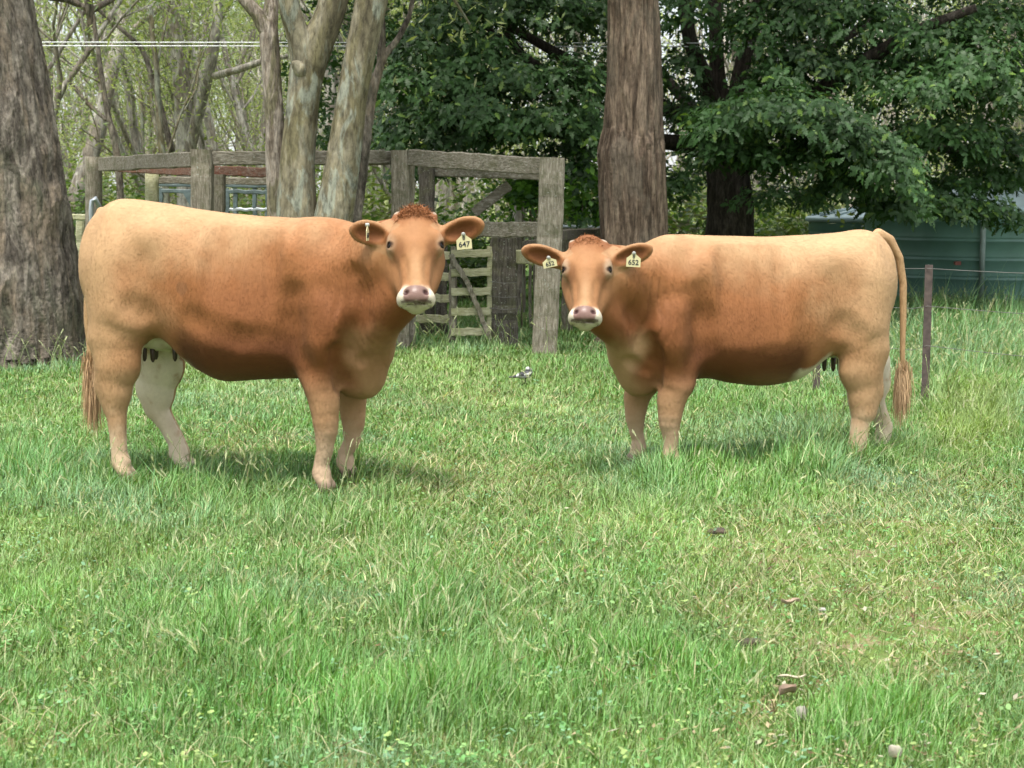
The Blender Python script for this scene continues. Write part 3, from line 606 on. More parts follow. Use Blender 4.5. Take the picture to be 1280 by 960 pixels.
# ---------------- smaller cow on the right (hindquarters to the right)
tail2 = tailchain(fr2, [(1098, 292), (1112, 300), (1124, 322), (1129, 355), (1129, 400), (1128, 440), (1129, 470)], [.03, .028, .024, .021, .019, .017, .014], 0.)
cow2 = dict(seed=23, relief=[(-1, [(1052, 408), (1064, 416)], .07, .012),
        (-1, [(868, 370), (872, 400), (872, 435), (862, 466)], .085, .019), (1, [(845, 320), (838, 350)], .08, .007), (1, [(846, 395), (845, 430)], .08, .012), (-1, [(792, 395), (803, 430), (812, 452)], .045, .022), (-1, [(817, 440), (818, 480)], .03, .012),
        (-1, [(770, 440), (785, 455), (808, 465)], .03, .006), (1, [(812, 340), (808, 380)], .07, .008), (-1, [(968, 310), (976, 410)], .05, .0028), (-1, [(946, 310), (954, 415)], .05, .0028), (-1, [(925, 310), (932, 420)], .05, .0028), (-1, [(904, 310), (910, 420)], .05, .0028)], tail=tail2, ring=.5, brk=.8, label='smaller golden-brown cow on the right, body facing left, with a readable tag in each ear', ht=1.27, nfx=1.36,
    lo=(-.48, -.42, -.02), hi=(2.12, .8, 1.4), nfur=180000, fore=500, fl=.5,
    head=dict(px=(733, 333.5), Y=8.18, tilt=34, s=.985, yaw=-3, roll=0),
    torso=[(-.155, 1.11, .88, 1.0, .11), (-.12, 1.215, .80, 1.0, .155), (-.05, 1.275, .76, 1.01, .18), (.02, 1.292, .70, 1.0, .215), (.16, 1.278, .66, .95, .235), (.3, 1.268, .545, .88, .265), (.44, 1.262, .46, .84, .29),
           (.61, 1.256, .44, .82, .31), (.8, 1.262, .46, .82, .315), (.95, 1.266, .49, .84, .29), (1.1, 1.262, .475, .85, .235), (1.24, 1.24, .43, .85, .20), (1.34, 1.17, .425, .82, .155), (1.42, 1.06, .50, .78, .11), (1.47, .95, .60, .76, .07)],
    cones=[((1.06, .16, 1.08), (1.26, .18, .78), .08, .105, dict(k=.08)), ((1.26, .18, .78), (1.17, .18, .64), .10, .10, dict(k=.06)), ((1.05, -.16, 1.06), (1.25, -.16, .78), .08, .10, dict(k=.08))],
    ells=[((.28, .17, 1.12), (.10, .06, .06), dict(k=.10)), ((.17, 0, .66), (.11, .1, .08), dict(k=.06)), ((1.32, 0, .50), (.09, .09, .08), dict(k=.06))],
    legs=[leg_front(1.17, .18, .70, 1.20, 1.20, .98), leg_front(1.24, -.16, .66, 1.275, 1.262, .92), leg_hind(.19, (.05, .98), (.22, .72), (.05, .38), .10, 1.05, cs=1.22), leg_hind(-.17, (.02, .95), (.08, .70), (-.19, .38), -.25, 1.0, cs=1.15)],
    neck=dict(top=((1.07, 0, 1.12), .09, (1.28, .08, 1.12), .08), mid=((1.15, 0, .95), .18, (1.32, .1, .99), .14), low=((1.35, .03, .64), .125, (1.47, .13, .78), .11)),
    ears=[dict(s=-1, tip=(653, 312), w=.056, fz=-.1, dy=.06), dict(s=1, tip=(815, 310), w=.054, fz=-.1, dy=.06)],
    fold=dict(lo=(1.1, -.3, .55), hi=(1.5, .5, 1.25), c=(1.33, .1, .92), r=(.11, .3, .2), yk=.9),
    ud=(.2, 0, .64), bel=((.29, .64), (.43, .56)), teats=[(.165, .07, .545), (.13, .06, .53), (.2, -.05, .545), (.14, -.06, .54)],
    switch=dict(a=fr2.at(1129, 455), b=fr2.at(1127, 490), l=.75, col=(.42, .28, .16)), spots=[],
    cols=dict(pale=(.41, .26, .137), base=(.262, .107, .038), red=(.150, .051, .0165), white=(.66, .59, .46), nose=(.175, .105, .088)),
    tags=[dict(px=(792, 325), dy=-.045, w=.072, h=.070, roll=-3, yaw=-4, label='upright cream tag numbered 652 in the ear on the right', txt=[('8', .024, .016), ('652', .036, -.013)]),
          dict(px=(687, 328), dy=-.05, w=.072, h=.050, roll=12, yaw=10, label='tilted cream tag numbered 652 in the ear on the left', txt=[('652', .030, -.008)])])
make_cow(fr1, cow1); make_cow(fr2, cow2)

# ================================================================== GROUND
def gz(x, y):
    """gentle unevenness of the paddock"""
    return .018*np.sin(x*1.1+.4)*np.cos(y*.9)+.012*np.sin(x*2.7+y*1.9)+.25*sst(np.asarray(y, float), 30, 90)*np.sin(x*.05)
def ground():
    m, n, b, o = newmat('paddock_soil'); v = coords(n)
    f = noise(n, v, .55, 7, .62); g = noise(n, v, 6, 6, .65); h = noise(n, v, 60, 4, .7)
    c = ramp(n, f, [(.35, (.085, .15, .035)), (.5, (.13, .18, .05)), (.65, (.19, .19, .09))])
    c = mix(n, ramp(n, g, [(.5, (0, 0, 0)), (.64, (1, 1, 1))]), c, (.25, .19, .12))
    c = mix(n, .55, c, ramp(n, h, [(.3, (.55, .55, .5)), (.7, (1.25, 1.25, 1.2))]), 'MULTIPLY')
    n.links.new(c, b.inputs['Base Color']); b.inputs['Roughness'].default_value = .95; b.inputs['Specular IOR Level'].default_value = .1; bump(n, b, h, .7, .02)
    xs = np.concatenate([[-900, -300, -120, -60, -35], np.linspace(-24, 24, 161), [35, 60, 120, 300, 900]])
    ys = np.concatenate([[-20, -8, 0], np.linspace(1.5, 42, 150), [50, 65, 90, 140, 300, 1200]])
    X, Y = np.meshgrid(xs, ys, indexing='ij'); Z = gz(X, Y)-.012
    V = np.stack([X, Y, Z], -1).reshape(-1, 3); ny = len(ys)
    i = (np.arange(len(xs)-1)[:, None]*ny+np.arange(ny-1)[None]).ravel(); Q = np.stack([i, i+ny, i+ny+1, i+1], -1)
    tag(link('ground', npmesh('ground', V, [Q]), m), kind='structure')
ground()

# ================================================================== GRASS
ELL = lambda px, py, cx, cy, rx, ry: np.clip(1.25-np.sqrt(((px-cx)/rx)**2+((py-cy)/ry)**2), 0, 1)*1.6
def to_px(x, y, z=0.):
    d = np.stack([x, y, np.full_like(x, z)-H], -1); F = d@_F; return 640+2000*(d@_R)/F, 480-2000*(d@_U)/F
def grass_field():
    g = np.random.default_rng(5); X = []; Y = []
    for (y0, y1, dens) in ((3.0, 4.6, 19000), (4.6, 6.8, 15500), (6.8, 9.5, 10500), (9.5, 13, 5600), (13, 19, 2500), (19, 30, 420), (30, 48, 110)):
        w0, w1 = y0*.37+.95, y1*.37+.95; N = int(dens*(y1-y0)*(w0+w1)); t = g.uniform(0, 1, N); y = y0+(y1-y0)*t
        X.append(g.uniform(-1, 1, N)*(y*.37+.95)); Y.append(y)
    x = np.concatenate(X); y = np.concatenate(Y); P3 = np.stack([x, y, 0*x], -1)
    n_big = vnoise(P3, .55, 1, 3); n_mid = vnoise(P3, 1.9, 2, 3); n_cl = vnoise(P3, 6.5, 4, 2); n_t = sst(vnoise(P3, 3.1, 14, 2), .35, .68)
    px, py = to_px(x, y); Z = lambda *a: np.minimum(1, ELL(px, py, *a))
    lush = np.maximum.reduce([Z(700, 850, 260, 75)*.9, Z(420, 870, 250, 60)*.7, Z(1090, 905, 110, 40)*.9, Z(545, 775, 70, 35)*.8, Z(30, 590, 70, 35)*.7, Z(930, 600, 130, 35)*.75, Z(260, 800, 160, 60)*.5, Z(0, 830, 160, 90)*.35])
    tall = np.maximum.reduce([Z(150, 610, 260, 45)*.6, Z(430, 640, 120, 60)*.5, Z(1040, 560, 130, 45)*.8, Z(1215, 510, 75, 40)*1., Z(1180, 420, 160, 50)*.7, Z(560, 425, 130, 20)*.55, Z(50, 450, 90, 22)*.8, Z(800, 620, 70, 60)*.4, Z(540, 740, 100, 45)*.6, Z(960, 480, 320, 50)*.25])
    dry = np.maximum.reduce([Z(1080, 740, 250, 130)*.85, Z(1000, 880, 110, 40)*.8, Z(560, 610, 170, 45)*.75, Z(620, 520, 200, 45)*.4, Z(300, 560, 90, 25)*.5, Z(1200, 640, 100, 60)*.6, Z(620, 680, 300, 60)*.4, Z(60, 900, 90, 60)*.4])
    lush = np.clip(lush+(n_mid-.55)*1.6*(1-dry), 0, 1); dry = np.clip(dry+(n_mid-.5)*1.3-lush*.6, 0, 1); tall = np.clip(tall*(.5+n_cl), 0, 1)
    hgt = (.024+.036*n_cl)*(1-.4*dry)+lush*.088*(.15+n_t)*(.6+.6*n_cl)+tall*.085*(.2+n_t)*(.5+n_cl)*g.uniform(.4, 1.4, len(x))+np.maximum.reduce([Z(a_, b_, 34, 12) for a_, b_ in ((150, 598), (1075, 580), (1112, 568))])*.055*g.uniform(.5, 1.3, len(x))+Z(1210, 425, 140, 45)*.20*g.uniform(.4, 1.3, len(x)); hgt *= g.lognormal(0, .28, len(x)); hgt = np.where(y > 19, hgt*1.5, hgt)
    bare = np.clip((dry-.5)*1.6+(n_cl-.62)*2.2+(.3-n_t)*dry, 0, .85); keep = g.uniform(0, 1, len(x)) > bare
    keep &= ~((n_cl < .3) & (g.uniform(0, 1, len(x)) < .35))
    x, y, hgt, dry, lush, tall, n_big, n_cl, n_mid = (a[keep] for a in (x, y, hgt, dry, lush, tall, n_big, n_cl, n_mid)); N = len(x)
    u = g.uniform(0, 1, N); straw = u < .025+.13*dry+.03*tall; flat = straw & (g.uniform(0, 1, N) < .6)
    green = np.array([.115, .25, .075]); yel = np.array([.24, .355, .125]); blue = np.array([.18, .30, .185]); pal = np.array([.33, .38, .21]); st = np.array([.40, .36, .21])
    c = green+(yel-green)*np.clip(.33+dry*.42+(n_big-.5)*1.6+g.normal(0, .25, N), 0, 1)[:, None]
    c = c+(blue-c)*np.clip(tall*.6+(vnoise(np.stack([x, y, 0*x], -1), 1.3, 8, 2)-.52)*2.2*(1-lush), 0, .8)[:, None]
    c = c+(np.array([.115, .30, .06])-c)*(lush*.55)[:, None]
    c = c+(pal-c)*((g.uniform(0, 1, N) < .2)*.65)[:, None]
    c[straw] = st*g.uniform(.6, 1.15, (straw.sum(), 1)); c *= g.uniform(.72, 1.32, (N, 1)); c *= (1.07+.35*(vnoise(np.stack([x, y, 0*x], -1), 2.4, 21, 3)-.5)*2)[:, None]*1.12; c = c+(np.array([.33, .40, .10])-c)*(np.minimum(1, ELL(*to_px(x, y), 1215, 525, 60, 45))*.5)[:, None]
    hgt = np.where(flat, g.uniform(.04, .11, N), hgt)
    wid = np.clip(.0009+.00044*y, .0018, .02)*g.uniform(.7, 1.35, N)*(1+.25*lush)
    th = g.uniform(0, 2*PI, N); lean = np.where(flat, 1.9, np.abs(g.normal(.75, .5, N))*(1-.45*lush)+tall*.2); dx, dy = np.cos(th), np.sin(th)
    wind = .10; fa = g.uniform(0, 2*PI, N); sx, sy = np.cos(fa)*wid/2, np.sin(fa)*wid/2*.6
    z0 = gz(x, y)-.01; V = np.zeros((N, 5, 3)); ts = (0, .5, 1.)
    for k, t in enumerate(ts):
        bend = lean*t**1.6*hgt*.75; zz = hgt*t/np.sqrt(1+(lean*t)**2)+np.where(flat, .015, 0)
        cx = x+dx*bend+wind*hgt*t; cy = y+dy*bend; cz = z0+zz
        if k < 2:
            w = 1 if k == 0 else .85
            V[:, 2*k] = np.stack([cx-sx*w, cy-sy*w, cz], -1); V[:, 2*k+1] = np.stack([cx+sx*w, cy+sy*w, cz], -1)
        else: V[:, 4] = np.stack([cx, cy, cz], -1)
    b = np.arange(N)*5; Q = np.stack([b, b+1, b+3, b+2], -1); T = np.stack([b+2, b+3, b+4], -1)
    me = npmesh('grass', V.reshape(-1, 3), [Q, T], col=np.repeat(np.clip(c, 0, 1), 5, axis=0), smooth=False)
    up = np.tile(np.array([0, -.25, 1.]), (N, 1))+g.normal(0, .42, (N, 3)); up /= np.linalg.norm(up, axis=1)[:, None]
    me.polygons.foreach_set('use_smooth', np.ones(2*N, bool)); me.normals_split_custom_set_from_vertices(np.repeat(up, 5, axis=0))
    tag(link('grass', me, mat_leaf('grass_blades', .55, .3, .25)), kind='stuff')
    print('blades', N)
    # seeding stalks: thin stems with feathery heads
    g = np.random.default_rng(9); X = []; Y = []
    for (cx, cy, rx, ry, n_) in ((700, 640, 640, 260, 1700), (1130, 540, 150, 60, 260), (1190, 430, 150, 50, 900), (560, 425, 170, 20, 160), (150, 610, 200, 60, 120), (50, 455, 90, 22, 120), (520, 735, 110, 60, 60), (640, 800, 400, 110, 60), (420, 640, 80, 80, 50)):
        q = g.uniform(-1, 1, (n_, 2))*[rx, ry]+[cx, cy]
        for a, b_ in q:
            if b_ < 395: continue
            w = G(a, b_); X.append(w[0]); Y.append(w[1])
    x = np.array(X); y = np.array(Y); N = len(x); h = g.uniform(.12, .32, N)*np.where(y > 9, 1.25, 1)*np.where(y < 7, .75, 1); th = g.uniform(0, 6.28, N); ln = g.uniform(.1, .7, N)
    Vs = []; Q = []; C = []; nb = 0
    for i in range(N):
        base = np.array([x[i], y[i], gz(x[i], y[i])]); d = np.array([math.cos(th[i]), math.sin(th[i]), 0]); w = max(.0012, .00022*y[i])
        pts = [base+d*ln[i]*h[i]*t*t+np.array([0, 0, h[i]*t*(1-.25*ln[i]*t)]) for t in (0, .4, .75, 1)]
        head = g.uniform(.025, .06); tipd = pts[-1]-pts[-2]; tipd /= np.linalg.norm(tipd); kind = g.uniform() < .35; cc = np.array([.46, .48, .30])*g.uniform(.75, 1.2) if kind else np.array([.34, .36, .20])*g.uniform(.7, 1.3)
        for a, b_ in zip(pts[:-1], pts[1:]):
            s_ = np.array([w/2, 0, 0]); Vs += [a-s_, a+s_, b_+s_, b_-s_]; Q.append([nb, nb+1, nb+2, nb+3]); nb += 4; C += [[.2, .27, .1]]*4
        for k in range(9 if kind else 7):       # bristles or seeds round the head
            t = k/8*head; a = pts[-1]+tipd*t; o_ = g.normal(0, 1, 3); o_ -= tipd*(o_@tipd); o_ /= np.linalg.norm(o_); L = (.022 if kind else .010); e = a+o_*L*.35+tipd*L; ws = np.cross(o_, tipd)*max(.0018 if kind else .0022, .00028*y[i])
            Vs += [a-ws, a+ws, e+ws*.3, e-ws*.3]; Q.append([nb, nb+1, nb+2, nb+3]); nb += 4; C += [cc]*4
    tag(link('grass_seed_heads', npmesh('grass_seed_heads', np.array(Vs), [np.array(Q)], col=np.array(C)), bpy.data.materials['grass_blades']), kind='stuff')
    # small broad-leaved weeds and clover low in the sward
    g = np.random.default_rng(29); NC = 2600; y = 3.1+9.5*g.uniform(0, 1, NC)**1.2; x = g.uniform(-1, 1, NC)*(y*.36+.3); k = 9; N = NC*k; cx = np.repeat(x, k)+g.normal(0, .03, N); cy = np.repeat(y, k)+g.normal(0, .03, N)
    r_ = np.repeat(g.uniform(.004, .010, NC), k)*g.uniform(.7, 1.3, N); a = g.uniform(0, 6.28, N); el = g.uniform(-.1, .6, N); d = np.stack([np.cos(a)*np.cos(el), np.sin(a)*np.cos(el), np.sin(el)], -1); s_ = np.stack([-np.sin(a), np.cos(a), g.normal(0, .25, N)], -1)
    c0 = np.stack([cx, cy, gz(cx, cy)+g.uniform(.01, .05, N)], -1); V = np.stack([c0]+[c0+d*(r_*u_)[:, None]+s_*(r_*v_)[:, None] for u_, v_ in ((.5, .55), (1.3, .65), (2., 0), (1.3, -.65), (.5, -.55))], 1).reshape(-1, 3)
    C = np.repeat(np.repeat(np.array([(.12, .27, .08), (.2, .34, .12), (.16, .30, .16), (.27, .36, .12)])[g.integers(0, 4, NC)], k, axis=0)*g.uniform(.7, 1.25, (N, 1)), 6, axis=0)
    tag(link('clover', npmesh('clover', V, [np.arange(N*6).reshape(-1, 6)], col=C), bpy.data.materials['grass_blades']), kind='stuff')
    # fallen bits: dead stems, chips and small leaves between the blades
    g = np.random.default_rng(19); N = 3600; y = g.uniform(3.2, 14, N)**1.0; x = g.uniform(-1, 1, N)*(y*.36+.3); q_ = [G(p_, s_) for p_, s_ in zip(g.normal(1060, 130, 1500), g.uniform(650, 950, 1500))]; x[-1500:] = [v[0] for v in q_]; y[-1500:] = [v[1] for v in q_]; a = g.uniform(0, 6.28, N); L = g.uniform(.004, .018, N); L[:900] *= 2.6; W = np.where(np.arange(N) < 900, .003, L*.4)
    z = gz(x, y)+g.uniform(.0, .035, N); d = np.stack([np.cos(a), np.sin(a), g.uniform(-.2, .5, N)], -1); s_ = np.stack([-np.sin(a), np.cos(a), g.uniform(-.3, .3, N)], -1); c0 = np.stack([x, y, z], -1)
    V = np.stack([c0-d*L[:, None], c0-s_*W[:, None], c0+d*L[:, None], c0+s_*W[:, None]], 1).reshape(-1, 3); Q = np.arange(N*4).reshape(-1, 4)
    pal = np.array([(.38, .30, .18), (.20, .12, .06), (.42, .38, .28), (.10, .055, .03), (.28, .24, .12)]); C = np.repeat(pal[g.integers(0, 5, N)]*g.uniform(.7, 1.2, (N, 1)), 4, axis=0)
    tag(link('leaf_litter', npmesh('leaf_litter', V, [Q], col=C), bpy.data.materials['grass_blades']), kind='stuff')
grass_field()

# ================================================================== TREES
B_GREY = mat_bark('bark_rough_grey', [(.035, .03, .024), (.10, .085, .07), (.195, .17, .14), (.31, .275, .23)], (1, 1, .30), 4.6, 1., .04, patch=(.22, .175, .13), moss=(.10, .10, .07), sharp=.12)
B_RED = mat_bark('bark_stringy_brown', [(.028, .02, .014), (.092, .066, .048), (.175, .13, .096), (.28, .22, .165)], (1, 1, .12), 6, .9, .03, patch=(.13, .105, .08), sharp=.1)
B_GUM = mat_bark('bark_smooth_gum', [(.09, .078, .05), (.145, .128, .085), (.19, .17, .12), (.25, .235, .18)], (1, 1, .3), 3.2, .35, .01, patch=(.13, .115, .065), moss=(.225, .24, .195), sharp=.06)
B_PALE = mat_bark('bark_pale', [(.14, .13, .11), (.25, .23, .20), (.36, .34, .30), (.46, .44, .40)], (1, 1, .2), 4, .3, .01, patch=(.22, .19, .155))
B_OAK = mat_bark('bark_dark', [(.012, .01, .008), (.03, .025, .02), (.05, .042, .034), (.075, .065, .055)], (1, 1, .2), 8, .8, .02)
L_GUM = mat_leaf('gum_leaves', .45, .4, .4); L_OAK = mat_leaf('oak_leaves', .5, .25, .3)

def pxpath(pts):     # (px, py, width px, Y) -> world path + radii
    pth = np.array([P(a, b, Y) for a, b, w, Y in pts]); r = np.array([w/2*Y/1990 for a, b, w, Y in pts]); return pth, r
def dense(pth, r, k):
    t = np.linspace(0, len(pth)-1, k); i = np.arange(len(pth)); 
    out = np.stack([np.interp(t, i, pth[:, j]) for j in range(3)], 1); rr = np.interp(t, i, r)
    for _ in range(max(1, k//len(pth)//2)): out[1:-1] = (out[:-2]+2*out[1:-1]+out[2:])/4; rr[1:-1] = (rr[:-2]+2*rr[1:-1]+rr[2:])/4
    return out, rr
def leaves(centers, n_per, spread, L, W, cols, seed, droop=.6, up=.3):
    """narrow drooping leaves around twig ends: kites"""
    g = np.random.default_rng(seed); c = np.repeat(centers, n_per, axis=0); N = len(c); c = c+g.normal(0, 1, (N, 3))*spread
    d = g.normal(0, 1, (N, 3)); d[:, 2] = d[:, 2]*.6-droop; d /= np.linalg.norm(d, axis=1)[:, None]; s = np.cross(d, g.normal(0, 1, (N, 3))); s /= np.linalg.norm(s, axis=1)[:, None]
    l = L*g.uniform(.6, 1.3, (N, 1)); w = W*g.uniform(.7, 1.2, (N, 1))
    V = np.stack([c, c+d*l*.45-s*w/2, c+d*l, c+d*l*.45+s*w/2], 1).reshape(-1, 3); Q = np.arange(4*N).reshape(-1, 4)
    ci = np.repeat(g.integers(0, len(cols), len(centers)), n_per); cc = np.array(cols)[ci]*g.uniform(.65, 1.35, (N, 1)); return V, Q, np.repeat(cc, 4, axis=0)
def branchy(mb, p, d, r, L, g, depth, ends, seg=6, wob=.22, taper=.62):
    n = 5; pts = [p]; rs = [r]; dd = d/np.linalg.norm(d)
    for k in range(n):
        dd = dd+g.normal(0, wob*.5, 3)+np.array([0, 0, .05]); dd /= np.linalg.norm(dd); pts.append(pts[-1]+dd*L/n); rs.append(r*(1-(1-taper)*(k+1)/n))
    mb.tube(pts, rs, seg if depth > 1 else 4, cap=False)
    if depth == 0: ends += [pts[-1], pts[-2], pts[-3]]; return
    if depth == 1: ends.append(pts[-1])
    for k in range(g.integers(2, 5)):
        i = g.integers(2, n+1); a = g.normal(0, 1, 3); a -= dd*(a@dd); a /= np.linalg.norm(a); e = dd*g.uniform(.6, 1.1)+a*g.uniform(.35, .9); branchy(mb, pts[i], e, rs[i]*g.uniform(.45, .8), L*g.uniform(.5, .82), g, depth-1, ends, seg, wob*1.15)
GUMC = [(.24, .29, .11), (.18, .24, .09), (.29, .33, .14), (.14, .19, .08), (.31, .35, .12)]

# --- background woodland: five kinds of slender gum, each tree a thing of its own
def gum_proto(seed, hgt, r, forks, dep, mat, lowleaf, pale):
    g = np.random.default_rng(seed); mb = MB(); ends = []
    n = 9; pts = [np.array([0, 0, -.1])]; d = np.array([g.normal(0, .08), g.normal(0, .08), 1.])
    for k in range(n): d = d+g.normal(0, .07, 3)*[1, 1, 0]; pts.append(pts[-1]+d/np.linalg.norm(d)*hgt*.6/n)
    pts = np.array(pts); rs = r*(1-.55*np.linspace(0, 1, n+1)); rs[0] *= 1.3; mb.tube(pts, rs, 9, noise=.05, seed=seed)
    for k in range(forks):
        i = g.integers(2, n+1); a = g.uniform(0, 6.28); e = np.array([math.cos(a)*.7, math.sin(a)*.7, g.uniform(.5, 1.3)]); branchy(mb, pts[i], e, rs[i]*g.uniform(.35, .65), hgt*g.uniform(.22, .36), g, dep, ends)
    branchy(mb, pts[-1], np.array([.2, 0, 1.]), rs[-1]*.9, hgt*.3, g, dep, ends)
    root = empty('gum_tree'); mb.build('trunk', mat, root)
    E = np.array(ends); E = E[E[:, 2] < 9]; E = E[g.uniform(0, 1, len(E)) < lowleaf]
    V, Q, C = leaves(E, 34, .36, .10, .028, GUMC, seed+1); link('crown', npmesh('crown', V, [Q], col=C), L_GUM, root); return root
def copy_tree(o, parent=None):
    c = o.copy(); COL.objects.link(c); c.parent = parent
    for ch in list(o.children): copy_tree(ch, c)
    return c
protos = [gum_proto(31, 9, .13, 5, 2, B_PALE, .75, 1), gum_proto(47, 10, .17, 4, 2, B_PALE, .6, 1), gum_proto(52, 8, .09, 5, 2, B_PALE, .8, 0), gum_proto(66, 7, .07, 5, 2, B_GUM, .8, 0), gum_proto(79, 10, .12, 6, 2, B_PALE, .5, 0)]
kinds = ['pale slender gum tree with a leafy crown in the woodland behind the stockyard', 'stout pale gum tree with spreading limbs in the woodland behind the stockyard', 'thin pale leaning gum sapling in the woodland behind the stockyard', 'thin olive-barked gum sapling in the woodland behind the stockyard', 'tall sparse gum tree with many bare twigs in the woodland behind the stockyard']
g_ = np.random.default_rng(77); used = set()
for i in range(122):
    yy = 24+36*(i/122)**.85+g_.uniform(-1.5, 1.5); lim = yy*.40+2
    xx = g_.uniform(-1, 1)*lim if i % 3 else g_.uniform(-1, 0)*lim
    k = int(g_.integers(0, 5)); o = protos[k] if k not in used else copy_tree(protos[k]); used.add(k)
    o.location = (xx, yy, float(gz(xx, yy))); o.rotation_euler = (g_.normal(0, .05), g_.normal(0, .07), g_.uniform(0, 6.28)); s_ = g_.uniform(.75, 1.15); o.scale = (s_, s_, s_)
    tag(o, kinds[k], 'tree', 'gum trees of the background woodland')

# --- pale forked gum seen above the stockyard
def px_tree(name, label, stems, mat, seed, twigs=(), crown=None, cat='tree', detail=40, noise_=.05, seg=28, colr=GUMC, group=None, bark=None):
    base = P(stems[0][0][0], stems[0][0][1], stems[0][0][3]); root = empty(name, (base[0], base[1], 0), label, cat, group); O = np.array([base[0], base[1], 0])
    for k, st in enumerate(stems):
        pth, r = pxpath(st); pth, r = dense(pth, r, detail)
        if k == 0:
            g0 = pth[0].copy(); g0[2] = -.15; n_ = max(3, int((pth[0][2])/.15)); lead = np.linspace(g0, pth[0], n_, endpoint=False); pth = np.vstack([lead, pth]); r = np.concatenate([r[0]*np.linspace(1.45, 1.0, n_), r])
        mb = MB(); mb.tube(pth-O, r, seg, noise=noise_, ridge=3, seed=seed+k, bark=bark); mb.build('trunk' if k == 0 else 'limb', mat, root)
    ends = []
    if crown:
        g = np.random.default_rng(seed+50); mb = MB(); top = pxpath(stems[0])[0][-1]-O
        for k in range(crown[0]): branchy(mb, top+np.array([0, 0, -g.uniform(0, .6)]), np.array([g.normal(0, .8), g.normal(0, .8), .8]), .05, 1.8, g, 2, ends)
        mb.build('branches', mat, root); V, Q, C = leaves(np.array(ends), crown[1]*2, .3, .11, .03, colr, seed+51); link('crown', npmesh('crown', V, [Q], col=C), L_GUM, root)
    return root
px_tree('gum_tree', 'pale forked gum tree with white limbs rising directly behind the corner post', [
    [(233, 230, 26, 27), (232, 190, 24, 27), (229, 130, 22, 27), (222, 60, 18, 27), (213, 0, 15, 27), (205, -70, 12, 27)],
    [(236, 195, 15, 27), (250, 130, 15, 26.8), (266, 70, 14, 26.6), (272, 20, 12, 26.6), (276, -60, 10, 26.6)],
    [(268, 95, 9, 26.6), (295, 88, 9, 26.3), (330, 76, 8, 26), (360, 70, 6, 26)],
    [(230, 130, 10, 27.1), (212, 60, 8, 27.4), (207, 30, 8, 27.5), (204, -20, 7, 27.5)]], B_PALE, 101, crown=(4, 12), seg=16)
px_tree('gum_tree', 'thin grey branching gum tree above the left top rail of the stockyard', [
    [(150, 230, 9, 24), (146, 190, 9, 24), (132, 130, 7, 24), (122, 60, 6, 24), (112, -10, 5, 24)],
    [(215, 190, 8, 25), (195, 110, 7, 25), (178, 60, 6, 25), (150, 35, 5, 25), (120, 10, 4, 25)],
    [(133, 150, 5, 24), (110, 130, 5, 24), (85, 100, 4, 24)]], B_GREY, 111, crown=(3, 10), seg=10, noise_=.02)
# --- big trees
px_tree('gum_tree', 'huge rough grey gum trunk at the left edge of the photo', [
    [(8, 440, 200, 14), (12, 400, 176, 14), (14, 320, 158, 14), (13, 240, 136, 14), (6, 160, 122, 14), (-4, 80, 108, 14), (-12, 0, 98, 14), (-20, -120, 86, 14)]], B_GREY, 201, crown=(6, 14), detail=300, noise_=.018, seg=240, bark=(.065, 8, 1.5))
px_tree('gum_tree', 'slim straight brown gum tree, left one of the trunk clump behind the larger cow', [
    [(347, 300, 24, 14.6), (346, 265, 23, 14.6), (343, 150, 23, 14.6), (339, 90, 22, 14.6), (336, 45, 23, 14.6), (340, 0, 17, 14.7), (346, -80, 14, 14.8)],
    [(335, 42, 16, 14.6), (322, 18, 15, 14.6), (303, -3, 13, 14.6), (270, -50, 12, 14.6)]], mat_bark('bark_flaky', [(.06, .045, .035), (.17, .14, .11), (.27, .235, .195), (.36, .32, .28)], (1, 1, .18), 7, .6, .015, moss=(.13, .12, .07)), 211, crown=(3, 12), detail=160, noise_=.03, seg=64, bark=(.012, 16, 3))
px_tree('gum_tree', 'thick forked smooth-barked gum tree in the middle of the trunk clump', [
    [(372, 300, 54, 14.4), (371, 265, 50, 14.4), (372, 200, 42, 14.4), (378, 130, 40, 14.4), (384, 90, 42, 14.4), (396, 55, 40, 14.4), (413, 15, 36, 14.4), (432, -50, 32, 14.4), (450, -130, 28, 14.4)],
    [(384, 92, 34, 14.38), (374, 50, 28, 14.35), (362, 10, 25, 14.3), (352, -40, 22, 14.3), (345, -110, 20, 14.3)],
    [(384, 98, 22, 14.35), (375, 86, 20, 14.28), (368, 80, 12, 14.26), (365, 78, 4, 14.26)]], B_GUM, 221, crown=(4, 12), detail=140, noise_=.022, seg=72, bark=(.010, 9, 1.5))
px_tree('gum_tree', 'smooth pale gum trunk leaning right at the right side of the trunk clump', [
    [(412, 300, 50, 14.3), (419, 265, 46, 14.3), (429, 200, 41, 14.3), (440, 120, 37, 14.3), (454, 50, 37, 14.3), (465, 0, 39, 14.3), (480, -90, 34, 14.3)]], B_GUM, 231, crown=(4, 12), detail=140, noise_=.022, seg=72, bark=(.010, 9, 1.5))
px_tree('gum_tree', 'thin dark-barked tree behind the leaning pale gum trunk', [
    [(441, 290, 20, 15.2), (444, 260, 19, 15.2), (454, 185, 17, 15.2), (464, 120, 13, 15.2), (478, 72, 10, 15.2), (498, 48, 8, 15.2), (512, 20, 7, 15.2), (520, -30, 6, 15.2)],
    [(476, 78, 8, 15.2), (478, 40, 7, 15.2), (474, -20, 6, 15.2)]], B_GREY, 241, detail=90, noise_=.05, seg=36, bark=(.012, 18, 4))
